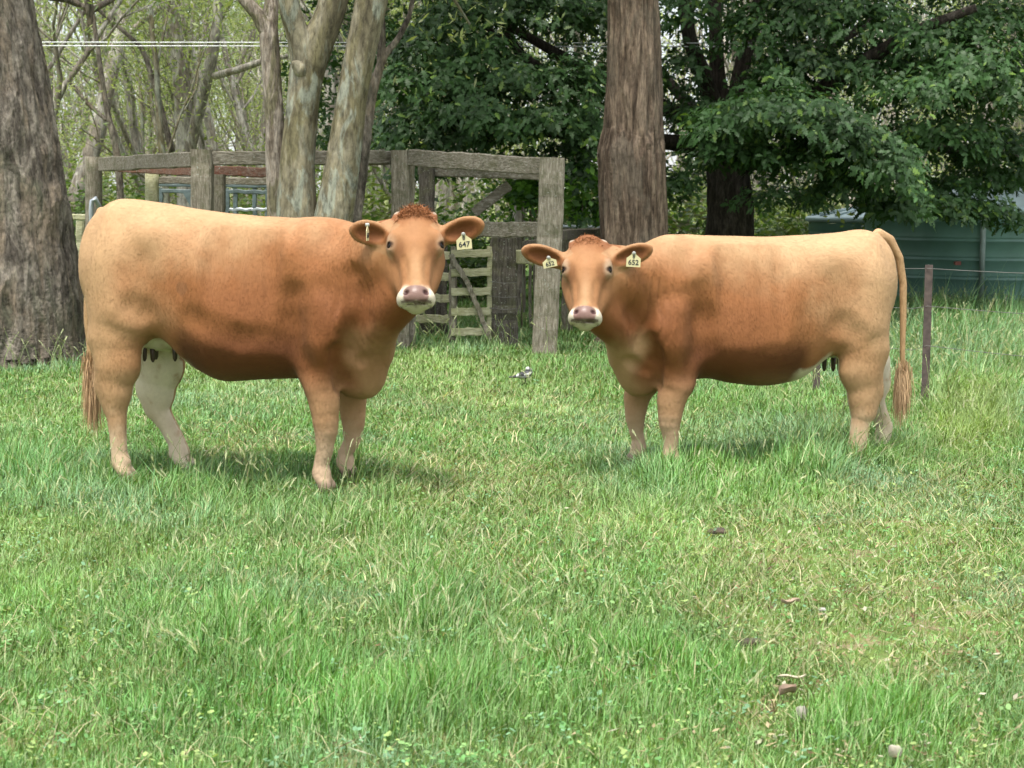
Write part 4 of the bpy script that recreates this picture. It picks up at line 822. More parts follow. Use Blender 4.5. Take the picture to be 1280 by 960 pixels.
px_tree('gum_tree', 'big stringy reddish-brown tree trunk with a swollen burl between the two cows', [
    [(792, 400, 86, 16), (791, 290, 80, 16), (789, 225, 82, 16), (787, 192, 80, 16), (790, 160, 68, 16), (791, 100, 63, 16), (791, 40, 60, 16), (790, 0, 58, 16), (788, -120, 52, 16)]], B_RED, 251, crown=(5, 14), detail=300, noise_=.02, seg=200, bark=(.04, 13, 1.4))

# --- the dark oak: trunk, limbs and boughs of lobed leaves
def oak():
    g = np.random.default_rng(303); base = P(912, 280, 19.); O = np.array([base[0], base[1], 0]); root = empty('oak_tree', O, 'wide dark green oak tree with heavy low boughs over the water tank', 'tree')
    th, r = pxpath([(912, 290, 62, 19), (912, 240, 54, 19), (910, 190, 56, 19), (908, 150, 48, 19)]); th, r = dense(th, r, 24); lead = np.linspace(np.array([th[0][0], th[0][1], -.1]), th[0], 8, endpoint=False)
    mb = MB(); mb.tube(np.vstack([lead, th])-O, np.concatenate([r[0]*np.linspace(1.4, 1, 8), r]), 24, noise=.04, ridge=2, seed=3); mb.build('trunk', B_OAK, root)
    limbs = [[(905, 175, 26, 19), (885, 110, 22, 18.8), (862, 50, 18, 18.6), (852, -20, 15, 18.5), (840, -120, 10, 18.5)], [(905, 160, 22, 19), (896, 80, 18, 19), (893, 0, 16, 19), (890, -140, 12, 19)], [(912, 165, 26, 19), (925, 90, 20, 19.1), (945, 20, 16, 19.2), (965, -80, 12, 19.2)],
             [(915, 190, 30, 19), (985, 140, 24, 18.4), (1060, 90, 20, 17.8), (1140, 40, 15, 17.3), (1220, 10, 10, 17)], [(900, 185, 24, 19), (820, 175, 18, 18.6), (740, 172, 14, 18.2), (670, 165, 9, 18), (600, 172, 5, 17.8)], [(895, 165, 22, 19), (800, 120, 18, 18.8), (720, 80, 14, 18.4), (640, 35, 10, 18), (580, 10, 6, 18)],
             [(700, 100, 10, 18.3), (655, 70, 9, 18), (632, 40, 7, 18)], [(660, 85, 9, 18), (640, 55, 8, 17.9), (600, 30, 5, 17.9)], [(925, 205, 22, 19), (1000, 195, 18, 17.8), (1070, 185, 14, 16.8), (1120, 200, 8, 16.4)], [(985, 150, 16, 18.4), (1100, 170, 13, 18.6), (1200, 190, 10, 18.8), (1300, 200, 7, 19)], [(900, 170, 20, 19), (860, 130, 14, 20.5), (800, 60, 12, 21.5), (760, 0, 9, 22)], [(915, 160, 20, 19), (1000, 80, 14, 20.5), (1100, 20, 12, 22)]]
    for k, L in enumerate(limbs):
        p, r = pxpath(L); p, r = dense(p, r, 26); mb = MB(); mb.tube(p-O, r, 12, noise=.05, seed=k+20); mb.build('limb', B_OAK, root)
    # boughs: (px, py, Y, rx, rz, n rosettes)
    bo = [(900, 165, 16.4, 45, 28, 60), (945, 150, 16.2, 55, 30, 90), (1000, 150, 16, 60, 30, 110), (1045, 175, 16, 55, 34, 110), (1090, 200, 16.1, 45, 34, 90), (1115, 225, 16.3, 32, 26, 60), (930, 195, 16.6, 60, 24, 70), (1000, 205, 16.6, 60, 26, 80), (1060, 240, 16.8, 50, 24, 60), (890, 200, 16.9, 35, 18, 40),
          (1150, 120, 17, 60, 36, 90), (1210, 90, 17, 60, 40, 100), (1260, 120, 17, 50, 45, 90), (1180, 180, 17.4, 70, 36, 100), (1250, 200, 17.6, 55, 36, 80), (1160, 60, 17.4, 60, 34, 80), (1240, 40, 17.6, 60, 36, 80), (1210, 235, 18, 60, 18, 50), (1275, 225, 18, 40, 10, 24), (1240, 270, 18, 30, 10, 20), (1150, 250, 17.8, 30, 16, 30), (1130, 262, 17, 32, 20, 60), (1180, 262, 17.5, 42, 20, 60), (1225, 262, 17.5, 26, 12, 20), (1270, 284, 17.5, 20, 6, 12), (1100, 258, 16.8, 22, 12, 26),
          (1080, 30, 17.8, 70, 36, 90), (1000, 20, 17.8, 60, 34, 80), (1010, 85, 17.8, 60, 28, 70), (940, 50, 18, 50, 40, 60), (1090, 95, 18, 60, 28, 70), (860, 20, 18.2, 40, 26, 34), (850, 95, 18.4, 36, 36, 36), (870, 150, 18.2, 36, 26, 40), (845, 240, 18.6, 24, 30, 30), (980, 250, 18.6, 60, 18, 40), (960, 105, 17.6, 40, 22, 40),
          (740, 30, 17.8, 45, 36, 60), (690, 20, 17.6, 50, 36, 60), (630, 15, 17.4, 50, 30, 60), (570, 25, 17.4, 44, 34, 60), (530, 60, 17.4, 40, 34, 60), (600, 80, 17.4, 50, 34, 80), (650, 105, 17.2, 50, 30, 90), (710, 110, 17.4, 45, 36, 70), (560, 110, 17.2, 50, 32, 80), (505, 110, 17.2, 34, 30, 50), (600, 145, 17, 55, 26, 90), (690, 155, 17.2, 50, 24, 70), (640, 165, 17.2, 50, 20, 60), (520, 155, 17.2, 46, 22, 60), (500, 178, 17.4, 30, 12, 26), (570, 178, 17.3, 50, 11, 40), (735, 170, 17.6, 26, 34, 46), (725, 225, 17.8, 26, 22, 36), (735, 265, 17.8, 16, 12, 16), (670, 245, 17.8, 26, 16, 22), (540, 215, 17.6, 40, 8, 22), (715, 195, 17.8, 30, 18, 30), (480, 60, 17.6, 24, 40, 30), (655, 205, 17.6, 30, 12, 20)]
    Cn = []; Dn = []; Tn = []
    for (a, b, Y, rx, rz, n_) in bo:
        n_ = int(n_*2.3); c = P(a, b, Y); q = g.normal(0, 1, (n_, 3)); q /= np.linalg.norm(q, axis=1)[:, None]; q[:, 2] = np.where(q[:, 2] < -.5, -q[:, 2]*.6, q[:, 2]); q += (vnoise(q*1.3+c, 1.6, 4, 2)[:, None]-.5)*1.1; rad = g.uniform(.35, 1.05, (n_, 1))**.6
        Cn.append(c+q*rad*np.array([rx*Y/2000, .75, rz*Y/2000])*1.12); Dn.append(q*[.8, .8, .5]+[0, -.12, .45]); Tn.append(np.full(n_, g.uniform(.75, 1.35)))
    # volume behind and above
    n_ = 9500; c = np.stack([g.uniform(-2.6, 8.4, n_), g.uniform(17.8, 23, n_), g.uniform(1.6, 5.4, n_)], 1); ok = (vnoise(c, .9, 3, 2) > .44) & (c[:, 2] > 1.5+.35*np.abs(c[:, 0]-2.6)*(c[:, 0] < 2.6)*.3); c = c[ok]
    Cn.append(c); Dn.append(g.normal(0, .5, c.shape)+[0, 0, .5]); Tn.append(np.full(len(c), .8))
    n_ = 6500; c = np.stack([g.uniform(-3, 9, n_), g.uniform(15.8, 24, n_), g.uniform(4.9, 8., n_)], 1); Cn.append(c); Dn.append(g.normal(0, .5, c.shape)+[0, 0, .5]); Tn.append(np.full(n_, .9))
    C = np.vstack(Cn); D = np.vstack(Dn); T = np.concatenate(Tn); far = C[:, 2] > 4.9
    D /= np.linalg.norm(D, axis=1)[:, None]; m = 6; N = len(C)*m; c = np.repeat(C, m, axis=0); d = np.repeat(D, m, axis=0); tone = np.repeat(T, m)*g.uniform(.75, 1.3, N); fr_ = np.repeat(far, m)
    # frame round the twig end
    a = np.cross(d, [0.3, .2, .9]); a /= np.linalg.norm(a, axis=1)[:, None]; b = np.cross(d, a); ang = np.tile(np.arange(m)*2*PI/m, len(C))+g.uniform(-.4, .4, N)
    out = a*np.cos(ang)[:, None]+b*np.sin(ang)[:, None]; el = g.uniform(-.1, .8, N)[:, None]; ld = out+d*el; ld[:, 2] -= .12; ld /= np.linalg.norm(ld, axis=1)[:, None]
    nr = d*1.+g.normal(0, .3, (N, 3)); sd_ = np.cross(nr, ld); sd_ /= np.linalg.norm(sd_, axis=1)[:, None]; nr = np.cross(ld, sd_)
    Ls = g.uniform(.055, .125, N)*np.where(fr_, 2., 1); c = c+g.normal(0, .03, (N, 3))
    prof = [(.0, .012), (.2, .07), (.3, .19), (.38, .08), (.5, .27), (.6, .11), (.73, .25), (.8, .10), (.92, .11), (1.0, .0)]
    V = np.zeros((N, 2*len(prof), 3))
    for k, (t, w) in enumerate(prof):
        mid = c+ld*(Ls*t)[:, None]-np.array([0, 0, .22])*((Ls*t*t)[:, None]); V[:, 2*k] = mid-sd_*(Ls*w)[:, None]+nr*(Ls*w*.25)[:, None]; V[:, 2*k+1] = mid+sd_*(Ls*w)[:, None]+nr*(Ls*w*.25)[:, None]
    K = len(prof); bs = (np.arange(N)*2*K)[:, None]+np.arange(K-1)[None]*2; bs = bs.ravel(); Q = np.stack([bs, bs+1, bs+3, bs+2], -1)
    base_c = np.array([.034, .079, .022]); yc = np.array([.10, .17, .03]); mixy = (g.uniform(0, 1, N) < .07)[:, None]; cc = (base_c*(1-mixy)+yc*mixy)*tone[:, None]
    print('oak leaves', N); link('crown', npmesh('crown', V.reshape(-1, 3)-O, [Q], col=np.repeat(cc, 2*K, axis=0)), L_OAK, root)
oak()

# --- undergrowth shrubs along the back
def shrub_proto(seed, cols, h):
    g = np.random.default_rng(seed); root = empty('shrub'); mb = MB(); ends = []
    for k in range(6): branchy(mb, np.array([g.normal(0, .08), g.normal(0, .08), -.05]), np.array([g.normal(0, .5), g.normal(0, .5), 1.]), .02, h*.45, g, 1, ends)
    mb.build('stems', B_GUM, root); E = np.vstack([np.array(ends), g.normal(0, 1, (110, 3))*[.45, .45, .28]*h+[0, 0, h*.55]]); E = E[E[:, 2] > .05]
    V, Q, C = leaves(E, 14, .13, .10, .045, cols, seed, .1); link('foliage', npmesh('foliage', V, [Q], col=C), L_GUM, root); return root
sp = [shrub_proto(401, [(.07, .13, .03), (.10, .16, .04), (.05, .10, .03)], 1.3), shrub_proto(402, [(.16, .20, .05), (.12, .17, .05)], 1.6), shrub_proto(403, [(.14, .15, .07), (.18, .17, .09), (.10, .12, .05)], 1.1)]
sl_ = ['dark green leafy shrub beneath the trees behind the stockyard', 'bright yellow-green shrub beneath the trees behind the stockyard', 'dull olive dry-leaved shrub beneath the trees behind the stockyard']; used = set()
for i in range(44):
    yy = g_.uniform(21.5, 40); xx = g_.uniform(-1, 1)*(yy*.34); k = int(g_.integers(0, 3)); o = sp[k] if k not in used else copy_tree(sp[k]); used.add(k); s_ = g_.uniform(.6, 1.35)
    if 3.6 < xx < 8.2 and yy < 23.8: yy += 3
    o.location = (xx, yy, float(gz(xx, yy))); o.rotation_euler.z = g_.uniform(0, 6.28); o.scale = (s_*1.2, s_*1.2, s_); tag(o, sl_[k], 'shrub', 'undergrowth shrubs of the background')
# bright sprays of fresh leaves low beside the gate timbers, hanging over a thin stem
for (a, b, Y, rr, lab) in ((728, 245, 17.4, .22, 'fresh bright green sapling between the end post and the burled trunk'), (652, 236, 17.4, .16, 'small bright green sapling behind the diagonal brace of the stockyard')):
    c = P(a, b, Y); root = empty('sapling', (c[0], c[1], 0), lab, 'plant'); mb = MB(); mb.tube([(0, 0, -.05), (.02, 0, c[2]*.5), (0, 0, c[2])], [.012, .01, .006], 8); mb.build('stem', B_GUM, root)
    E = g_.normal(0, 1, (60, 3))*[rr, rr, rr*.9]+[0, 0, c[2]]; V, Q, C = leaves(E, 9, .05, .10, .06, [(.11, .24, .03), (.08, .18, .03)], 5, .1); link('foliage', npmesh('foliage', V, [Q], col=C), L_GUM, root)

# --- far woodland, one mass
def woodland():
    g = np.random.default_rng(500); mb = MB()
    for i in range(640):
        y = g.uniform(56, 95); x = g.uniform(-1, 1)*y*.62; h = g.uniform(6, 13); r = g.uniform(.05, .16); l = g.normal(0, .12, 2); p = np.array([x, y, -.2]); pts = [p+np.array([l[0]*t*h+.2*math.sin(t*5+i), l[1]*t*h, t*h]) for t in np.linspace(0, 1, 5)]
        mb.tube(pts, np.linspace(r, r*.3, 5), 5, cap=False)
        for k in range(3):
            t = g.uniform(.15, .8); q = pts[0]+(pts[-1]-pts[0])*t; mb.tube([q, q+g.normal(0, .7, 3)+[0, 0, 1], q+g.normal(0, 1.1, 3)+[0, 0, 2.2]], [r*.4, r*.3, r*.1], 4, cap=False)
    o = mb.build('woodland', B_PALE); tag(o, kind='stuff')
    n_ = 5600; y = g.uniform(55, 97, n_); x = g.uniform(-1, 1, n_)*y*.62; z = np.abs(g.normal(0, 1, n_))*2.2+.2; z = np.where(g.uniform(0, 1, n_) < .5, g.uniform(2, 11, n_), z); c = np.stack([x, y, z], 1); c = c[vnoise(c, .28, 6, 2) > .47]
    V, Q, C = leaves(c, 8, .55, .32, .12, GUMC+[(.16, .16, .09), (.2, .19, .12)], 5); tag(link('woodland_foliage', npmesh('woodland_foliage', V, [Q], col=C), L_GUM), kind='stuff')
woodland()

# ================================================================== STOCKYARD
def mat_timber(name, a, b_, c_, stain=(.10, .10, .055)):
    m, n, b, o = newmat(name); t = n.nodes.new('ShaderNodeTexCoord'); v = t.outputs['Object']
    f = noise(n, v, 9, 8, .7, .3); mp = n.nodes.new('ShaderNodeMapping'); mp.inputs['Scale'].default_value = (14, 14, 1.6); n.links.new(v, mp.inputs[0]); gr = noise(n, mp.outputs[0], 5, 6, .65, .4)
    sp_ = noise(n, v, 55, 3, .6)
    c = ramp(n, gr, [(.28, a), (.5, b_), (.7, c_)]); c = mix(n, ramp(n, f, [(.48, (0, 0, 0)), (.66, (.8, .8, .8))]), c, stain); c = mix(n, ramp(n, sp_, [(.62, (0, 0, 0)), (.7, (.8, .8, .8))]), c, (.34, .36, .31))
    n.links.new(c, b.inputs['Base Color']); b.inputs['Roughness'].default_value = .9; b.inputs['Specular IOR Level'].default_value = .15; bump(n, b, gr, .8, .015); return m
def mat_timber_h(name, a, b_, c_, stain): 
    m = mat_timber(name, a, b_, c_, stain)
    for nd in m.node_tree.nodes:
        if nd.type == 'MAPPING': nd.inputs['Scale'].default_value = (1.6, 14, 14)
    return m
T_POST = mat_timber('weathered_post', (.075, .062, .045), (.21, .185, .14), (.36, .32, .26)); T_RAIL = mat_timber_h('weathered_rail', (.07, .06, .045), (.185, .165, .128), (.32, .295, .245), (.10, .095, .055))
T_RED = mat_timber_h('stained_rail', (.06, .03, .022), (.15, .085, .06), (.22, .17, .14), (.17, .06, .035)); T_GREEN = mat_timber_h('lichen_slat', (.2, .19, .11), (.36, .35, .22), (.5, .49, .34), (.3, .3, .15)); T_DARK = mat_timber('dark_post', (.03, .025, .02), (.08, .07, .058), (.15, .135, .11))
yard = empty('stockyard_fence', (P(253, 300, 15)[0], 15, 0), 'weathered grey timber stockyard with heavy posts and top rails behind the cows', 'fence'); YO = np.array([P(253, 300, 15)[0], 15, 0])
def post(a, b, w, Y, base=None, mat=T_POST, shape='sq', name='post', par=yard, O=YO, lean=0, wb=None):
    top = P(a, b, Y); bot = np.array([P(base if base is not None else a, 430, Y)[0], Y, -.12]); W = w*Y/1990; mb = MB()
    if shape == 'sq':
        mb.beam(bot, top, (wb or w)*Y/1990, W, .018, 16, .005, seed=int(a), up=(0, 1, 0))
    else:
        pts = np.linspace(bot, top, 14); mb.tube(pts, np.linspace((wb or w), w, 14)*Y/1990/2, 18, noise=.025, seed=int(a))
    return mb.build(name, mat, par, origin=O, smooth=False if shape == 'sq' else True)
def rail(a, b, Ya, c, d, Yb, h, th=.07, mat=T_RAIL, name='rail', par=yard, O=YO):
    p, q = P(a, b, Ya), P(c, d, Yb); mb = MB(); mb.beam(p, q, th, h*(Ya+Yb)/2/1990, .010, 18, .003, seed=int(a+b)); return mb.build(name, mat, par, origin=O, smooth=False)
post(117, 196, 21, 17, mat=T_POST, shape='r'); post(253, 187, 25, 15); post(190, 214, 17, 18.5, shape='r', mat=T_GREEN); post(273, 218, 16, 17.5); post(500, 188, 21, 15.4, wb=22)
post(513, 203, 12, 15.6, mat=T_POST); post(534, 209, 19, 16.6, mat=T_DARK); post(691, 197, 23, 14.75, base=680, wb=31, shape='sq'); post(630, 297, 31, 15.8, wb=33, mat=T_DARK); post(642, 305, 9, 15.9); post(648, 238, 18, 20, shape='r', mat=bpy.data.materials['bark_pale']); post(709, 285, 14, 17.5); post(101, 276, 10, 18.2, mat=T_GREEN); post(566, 330, 10, 15.9, mat=T_POST); post(552, 300, 14, 16.8, mat=T_DARK)
MB_ = MB(); w_ = P(253, 193, 14.93); 
rail(127, 206, 16.9, 242, 199, 15.2, 18); rail(264, 198, 15.05, 490, 197, 15.5, 17); rail(512, 197, 15.35, 680, 208, 14.85, 21); rail(524, 212, 16.7, 682, 218, 16.2, 15); rail(150, 209, 18.6, 245, 214, 17.6, 12, mat=T_RED); rail(262, 213, 17.6, 345, 216, 17.4, 12, mat=T_RED); rail(198, 225, 18.7, 340, 227, 18.4, 9); rail(560, 287, 15.5, 681, 287, 15.0, 19); rail(86, 271, 18.3, 110, 271, 18.2, 7, mat=T_GREEN); rail(640, 321, 15.9, 672, 322, 15.2, 17, mat=T_GREEN); rail(700, 294, 15.6, 765, 291, 17.2, 13, mat=T_DARK); rail(400, 199, 15.5, 492, 199, 15.5, 14); rail(655, 305, 16.2, 700, 300, 16.0, 8, mat=T_DARK)
mb = MB(); mb.beam(P(592, 266, 16.6), P(637, 231, 16.6), .06, 13*16.6/1990, .01); mb.build('brace', T_RAIL, yard, origin=YO, smooth=False)
M_GALV = mat_plain('galvanised_steel', (.42, .46, .48), .38, .6, var=.15); M_WIRE = mat_plain('fence_wire', (.16, .15, .14), .5, .5); M_RUST = mat_plain('rusty_dark_steel', (.075, .055, .048), .8, .1, 20, .5)
mb = MB()
for yy in (352, 370, 385): mb.tube([P(612, yy, 15.65), P(630, yy+2, 15.52), P(646, yy+1, 15.65)], .003, 6)
mb.build('wrapped_wire', M_WIRE, yard, origin=YO)
# upright palings beyond the end post
for k, a in enumerate((663, 668.5, 674)):
    mb = MB(); mb.beam(P(a, 262, 17.6)*[1, 1, 0], P(a, 262, 17.6), .035, .03, .004, 8); mb.build('paling', T_POST, yard, origin=YO, smooth=False)
# timber gate
GO = np.array([P(588, 420, 15.7)[0], 15.7, 0]); gate = empty('timber_gate', GO, 'slatted timber gate with a pale diagonal brace beside the thick dark post', 'gate')
for a, w in ((566, 8), (611, 5)):
    mb = MB(); mb.beam(P(a, 424, 15.7), P(a+1, 308, 15.7), .05, w*15.7/1990, .006, 10); mb.build('stile', T_GREEN if a > 600 else T_POST, gate, origin=GO, smooth=False)
for yy in (316, 340, 364, 389, 414):
    mb = MB(); mb.beam(P(564, yy+1, 15.66), P(613, yy, 15.66), .022, 9.5*15.7/1990, .003, 12, .0025, seed=yy); mb.build('slat', T_GREEN, gate, origin=GO, smooth=False)
mb = MB(); mb.beam(P(563, 318, 15.62), P(588, 360, 15.60), .03, 6*15.7/1990, .004); mb.beam(P(587, 358, 15.6), P(610, 419, 15.62), .03, 6*15.7/1990, .004); mb.build('diagonal_brace', T_POST, gate, origin=GO, smooth=False)
# low boards left of the gate
bw = empty('board_panel', (P(540, 420, 16.4)[0], 16.4, 0), 'low horizontal boards glimpsed between the larger cow and the gate', 'panel'); BO = np.array(bw.location)
for yy in (318, 345, 372, 398):
    mb = MB(); mb.beam(P(505, yy, 16.4), P(562, yy+1, 16.4), .03, 10*16.4/1990, .004); mb.build('board', T_GREEN, bw, origin=BO, smooth=False)
# galvanised pipe loop at far left
q = P(118, 300, 16.4); hl = empty('pipe_gate', (q[0], q[1], 0), 'galvanised steel pipe gate end behind the rump of the larger cow', 'gate'); HO = np.array([q[0], q[1], 0]); mb = MB()
mb.tube([P(115, 440, 16.4)*[1, 1, 0]+[0, 0, .05], P(114, 262, 16.4), P(115, 251, 16.4), P(119, 248, 16.4), P(124, 258, 16.5), P(128, 285, 16.6), P(130, 380, 16.6)], .024, 12); mb.build('frame', M_GALV, hl, origin=HO)
mb = MB(); mb.tube([P(114, 300, 16.4), P(200, 300, 16.8)], .018, 10); mb.tube([P(114, 350, 16.4), P(200, 350, 16.8)], .018, 10); mb.build('rail', M_GALV, hl, origin=HO)
# painted steel cattle crush
M_BLUE = mat_plain('blue_green_paint', (.10, .135, .135), .45, .1, 20, .3); q = P(300, 300, 19.5); cr_ = empty('cattle_crush', (q[0], q[1], 0), 'blue-green painted steel cattle crush behind the corner post', 'cattle crush'); CO = np.array([q[0], q[1], 0])
for (a, b, c, d, h) in ((198, 231, 338, 233, 4), (198, 238, 338, 240, 5), (280, 262, 338, 262, 4)):
    mb = MB(); mb.beam(P(a, b, 19.5), P(c, d, 19.5), .06, h*19.5/1990, .008); mb.build('rail', M_BLUE if b != 262 else M_GALV, cr_, origin=CO, smooth=False)
for a in (201, 240, 284, 294, 318, 334):
    mb = MB(); mb.beam(P(a, 235, 19.5)*[1, 1, 0], P(a, 235, 19.5), .05, .05, .006); mb.build('post', M_BLUE, cr_, origin=CO, smooth=False)
mb = MB(); mb.V.append(np.array([P(228, 240, 19.4), P(245, 240, 19.4), P(243, 268, 19.4), P(228, 240, 19.45), P(245, 240, 19.45), P(243, 268, 19.45)])); mb.T.append(np.array([[0, 1, 2], [5, 4, 3]])); mb.Q.append(np.array([[0, 3, 4, 1], [1, 4, 5, 2], [2, 5, 3, 0]])); mb.n = 6; mb.build('gusset', M_BLUE, cr_, origin=CO, smooth=False)
# white pipe rails glimpsed right of the end post
wp = empty('pipe_rail', (P(735, 222, 22)[0], 22, 0), 'pale steel pipe rails between the end post and the burled trunk', 'rail'); WO = np.array(wp.location); mb = MB()
for yy in (222, 283): mb.tube([P(700, yy, 22), P(775, yy+2, 22)], .022, 8)
mb.build('rail', M_GALV, wp, origin=WO); mb = MB(); mb.tube([P(748, 215, 22)*[1, 1, 0], P(748, 215, 22)], .03, 8); mb.build('post', M_GALV, wp, origin=WO)

# overhead wires
M_LINE = mat_plain('aluminium_line', (.55, .57, .58), .4, .3)
for yy, lab in ((52, 'upper of the two pale overhead wires crossing the gum trees'), (56.5, 'lower of the two pale overhead wires crossing the gum trees')):
    a, b = P(-500, yy, 18), P(1000, yy+2, 18.5); t = np.linspace(0, 1, 30)[:, None]; pts = a+(b-a)*t; mb = MB(); mb.tube(pts, .0055, 6); o = mb.build('overhead_wire', M_LINE, origin=a); tag(o, lab, 'wire', 'overhead wires')

# steel picket fence on the right
pf = empty('wire_fence', (P(1159, 480, 11.3)[0], 11.3, 0), 'rusty steel picket and wire fence behind the smaller cow', 'fence'); FO = np.array(pf.location)
def picket(a, ytop, Y):
    x = P(a, 400, Y)[0]; z = P(a, ytop, Y)[2]; mb = MB(); w = .055; t = .007
    pr = [(-w/2, -t), (w/2, -t), (w/2, 0), (t/2, 0), (t/2, w*.6), (-t/2, w*.6), (-t/2, 0), (-w/2, 0)]; n = 8
    V = [(x+u, Y+v, zz) for zz in (-.1, z) for u, v in pr]; mb.add(V, [[i, (i+1) % n, (i+1) % n+n, i+n] for i in range(n)]); mb.Q.append(np.array([[8, 9, 10, 15], [15, 10, 11, 14], [14, 11, 12, 13]])+mb.n-16)
    mb.build('picket', M_RUST, pf, origin=FO, smooth=False)
picket(1159, 331, 11.3); picket(1022, 345, 11.9); picket(1420, 345, 10.4); picket(870, 352, 12.6)
for k, (z0, z1) in enumerate(((.965, .93), (.70, .68), (.42, .42))):
    mb = MB()
    xs_ = [(870, 12.6), (1022, 11.9), (1159, 11.29), (1420, 10.4)]
    pts = []
    for (a, Ya), (b, Yb) in zip(xs_[:-1], xs_[1:]):
        for t in np.linspace(0, 1, 8, endpoint=False): Y = Ya+(Yb-Ya)*t; x = P(a, 400, Ya)[0]*(1-t)+P(b, 400, Yb)[0]*t; pts.append((x, Y-.01, z0-.012*math.sin(PI*t)-.02*k*t))
    mb.tube(pts, .0022, 5); mb.build('wire', M_WIRE, pf, origin=FO)

# ================================================================== WATER TANK
m_tw = mat_plain('tank_green', (.095, .19, .16), .42, .05, 3, .16, .1, .003); m_tr = mat_plain('tank_roof', (.27, .37, .385), .4, .15, 3, .18, .1, .003)
def tank(cx, cy, R, eave, apex, label, pipe):
    root = empty('water_tank', (cx, cy, 0), label, 'water tank')
    prof = [(R, .0)]; z = .0
    while z < eave-.24: prof += [(R, z+.015), (R, z+.185), (R+.014, z+.20), (R-.012, z+.215), (R, z+.232)]; z += .235
    prof += [(R, eave)]
    def lathe(pr, name, mt, n=96):
        th = np.linspace(0, 2*PI, n, endpoint=False); V = np.array([(r*math.cos(t), r*math.sin(t), zz) for r, zz in pr for t in th]); k = len(pr); i = np.arange(k-1)[:, None]*n; j = np.arange(n)[None]; j2 = (j+1) % n
        return link(name, npmesh(name, V, [np.stack([i+j, i+j2, i+n+j2, i+n+j], -1).reshape(-1, 4)], smooth=True), mt, root)
    lathe(prof, 'wall', m_tw); h = apex-eave
    lathe([(R+.005, eave-.06), (R+.05, eave-.055), (R+.055, eave-.01), (R+.03, eave+.015), (R-.02, eave+.02), (R*.69, eave+h*.4), (R*.34, eave+h*.75), (R*.17, eave+h*.88), (R*.16, eave+h*.98), (.02, apex), (.0, apex)], 'roof', m_tr)
    mb = MB()
    for k in range(18):
        t = 2*PI*k/18; mb.tube([((R-.03)*math.cos(t), (R-.03)*math.sin(t), eave+.03), (R*.2*math.cos(t), R*.2*math.sin(t), eave+h*.88)], .016, 6)
    mb.build('roof_ribs', m_tr, root)
    if pipe:
        x = P(1228, 300, 19.6)[0]-cx; y = -math.sqrt((R+.05)**2-x*x); mb = MB(); mb.tube([(x, y, .03), (x, y, eave-.05)], .034, 14); mb.build('downpipe', mat_plain('pipe_grey_green', (.13, .18, .16), .5), root)
        p = P(1197, 329, 19.55); p = p-np.array([cx, cy, 0]); mb = MB(); mb.box(p, (.07, .05, .045)); mb.tube([p+[0, .03, 0], p+[0, .12, 0]], .02, 8); mb.build('valve', mat_plain('red_valve', (.15, .03, .02), .5), root, smooth=False)
tank(6.3, 21.15, 1.62, 1.30, 1.62, 'large round green ribbed steel water tank under the oak at the right edge', True)
tank(5.35, 23.6, .98, 1.13, 1.32, 'smaller green water tank with pale conical roof behind the rump of the smaller cow', False)

# ================================================================== BIRD
def bird():
    o3 = G(657, 481); s = 1.; f = Field((-.16, -.07, -.01), (.12, .07, .16), .0028)
    f.chain([((-.035, 0, .065), .030), ((.02, 0, .075), .036), ((.038, 0, .092), .026)], k=.02); f.chain([((-.05, 0, .062), .020), ((-.1, 0, .055), .011), ((-.145, 0, .05), .008)], k=.02, ys=1.6)
    f.ell((.022, .0, .122), (.023, .019, .020), k=.015)
    for sy in (-1, 1): f.ell((-.015, sy*.028, .068), (.062, .010, .024), k=.006)
    V, Q = f.surf(); c = np.tile([.018, .018, .02], (len(V), 1)); x, y, z = V.T; w = np.array([.42, .42, .40])
    c[(z < .055) & (x > -.07) & (x < .04)] = [.25, .25, .24]; c[(z > .118) & (x < .03)] = w; c[(np.abs(z-.078-.25*x) < .007) & (np.abs(y) > .02) & (x > -.02)] = w; c[(np.abs(x+.075) < .011) & (z > .048)] = w; c[(np.abs(z-.055) < .004) & (np.abs(y) > .02)] = [.3, .3, .3]
    m, n, b, o = newmat('plumage'); a = n.nodes.new('ShaderNodeAttribute'); a.attribute_name = 'Col'; n.links.new(a.outputs[0], b.inputs['Base Color']); b.inputs['Roughness'].default_value = .6; bump(n, b, noise(n, coords(n), 300, 3), .3, .002)
    root = empty('bird', (o3[0], o3[1], 0.018), 'small black and white bird standing in the grass between the cows', 'bird'); root.rotation_euler.z = .15; root.scale = (.88, .88, .88); link('body', npmesh('body', V, [Q], col=c), m, root)
    mb = MB(); mb.tube([(.04, 0, .121), (.052, -.002, .118), (.064, -.003, .113)], [.007, .0045, .001], 8); mb.build('beak', mat_plain('beak', (.30, .28, .24), .4), root)
    for sy in (-1, 1):
        mb = MB(); mb.tube([(.0, sy*.014, .045), (-.004, sy*.014, .022), (.002, sy*.014, -.012)], [.004, .0028, .0025], 6)
        for an in (-.5, 0, .5): mb.tube([(.002, sy*.014, -.012), (.002+.022*math.cos(an), sy*.014+.022*math.sin(an), -.014)], [.002, .001], 5)
        mb.build('leg', M_TEAT, root)
bird()

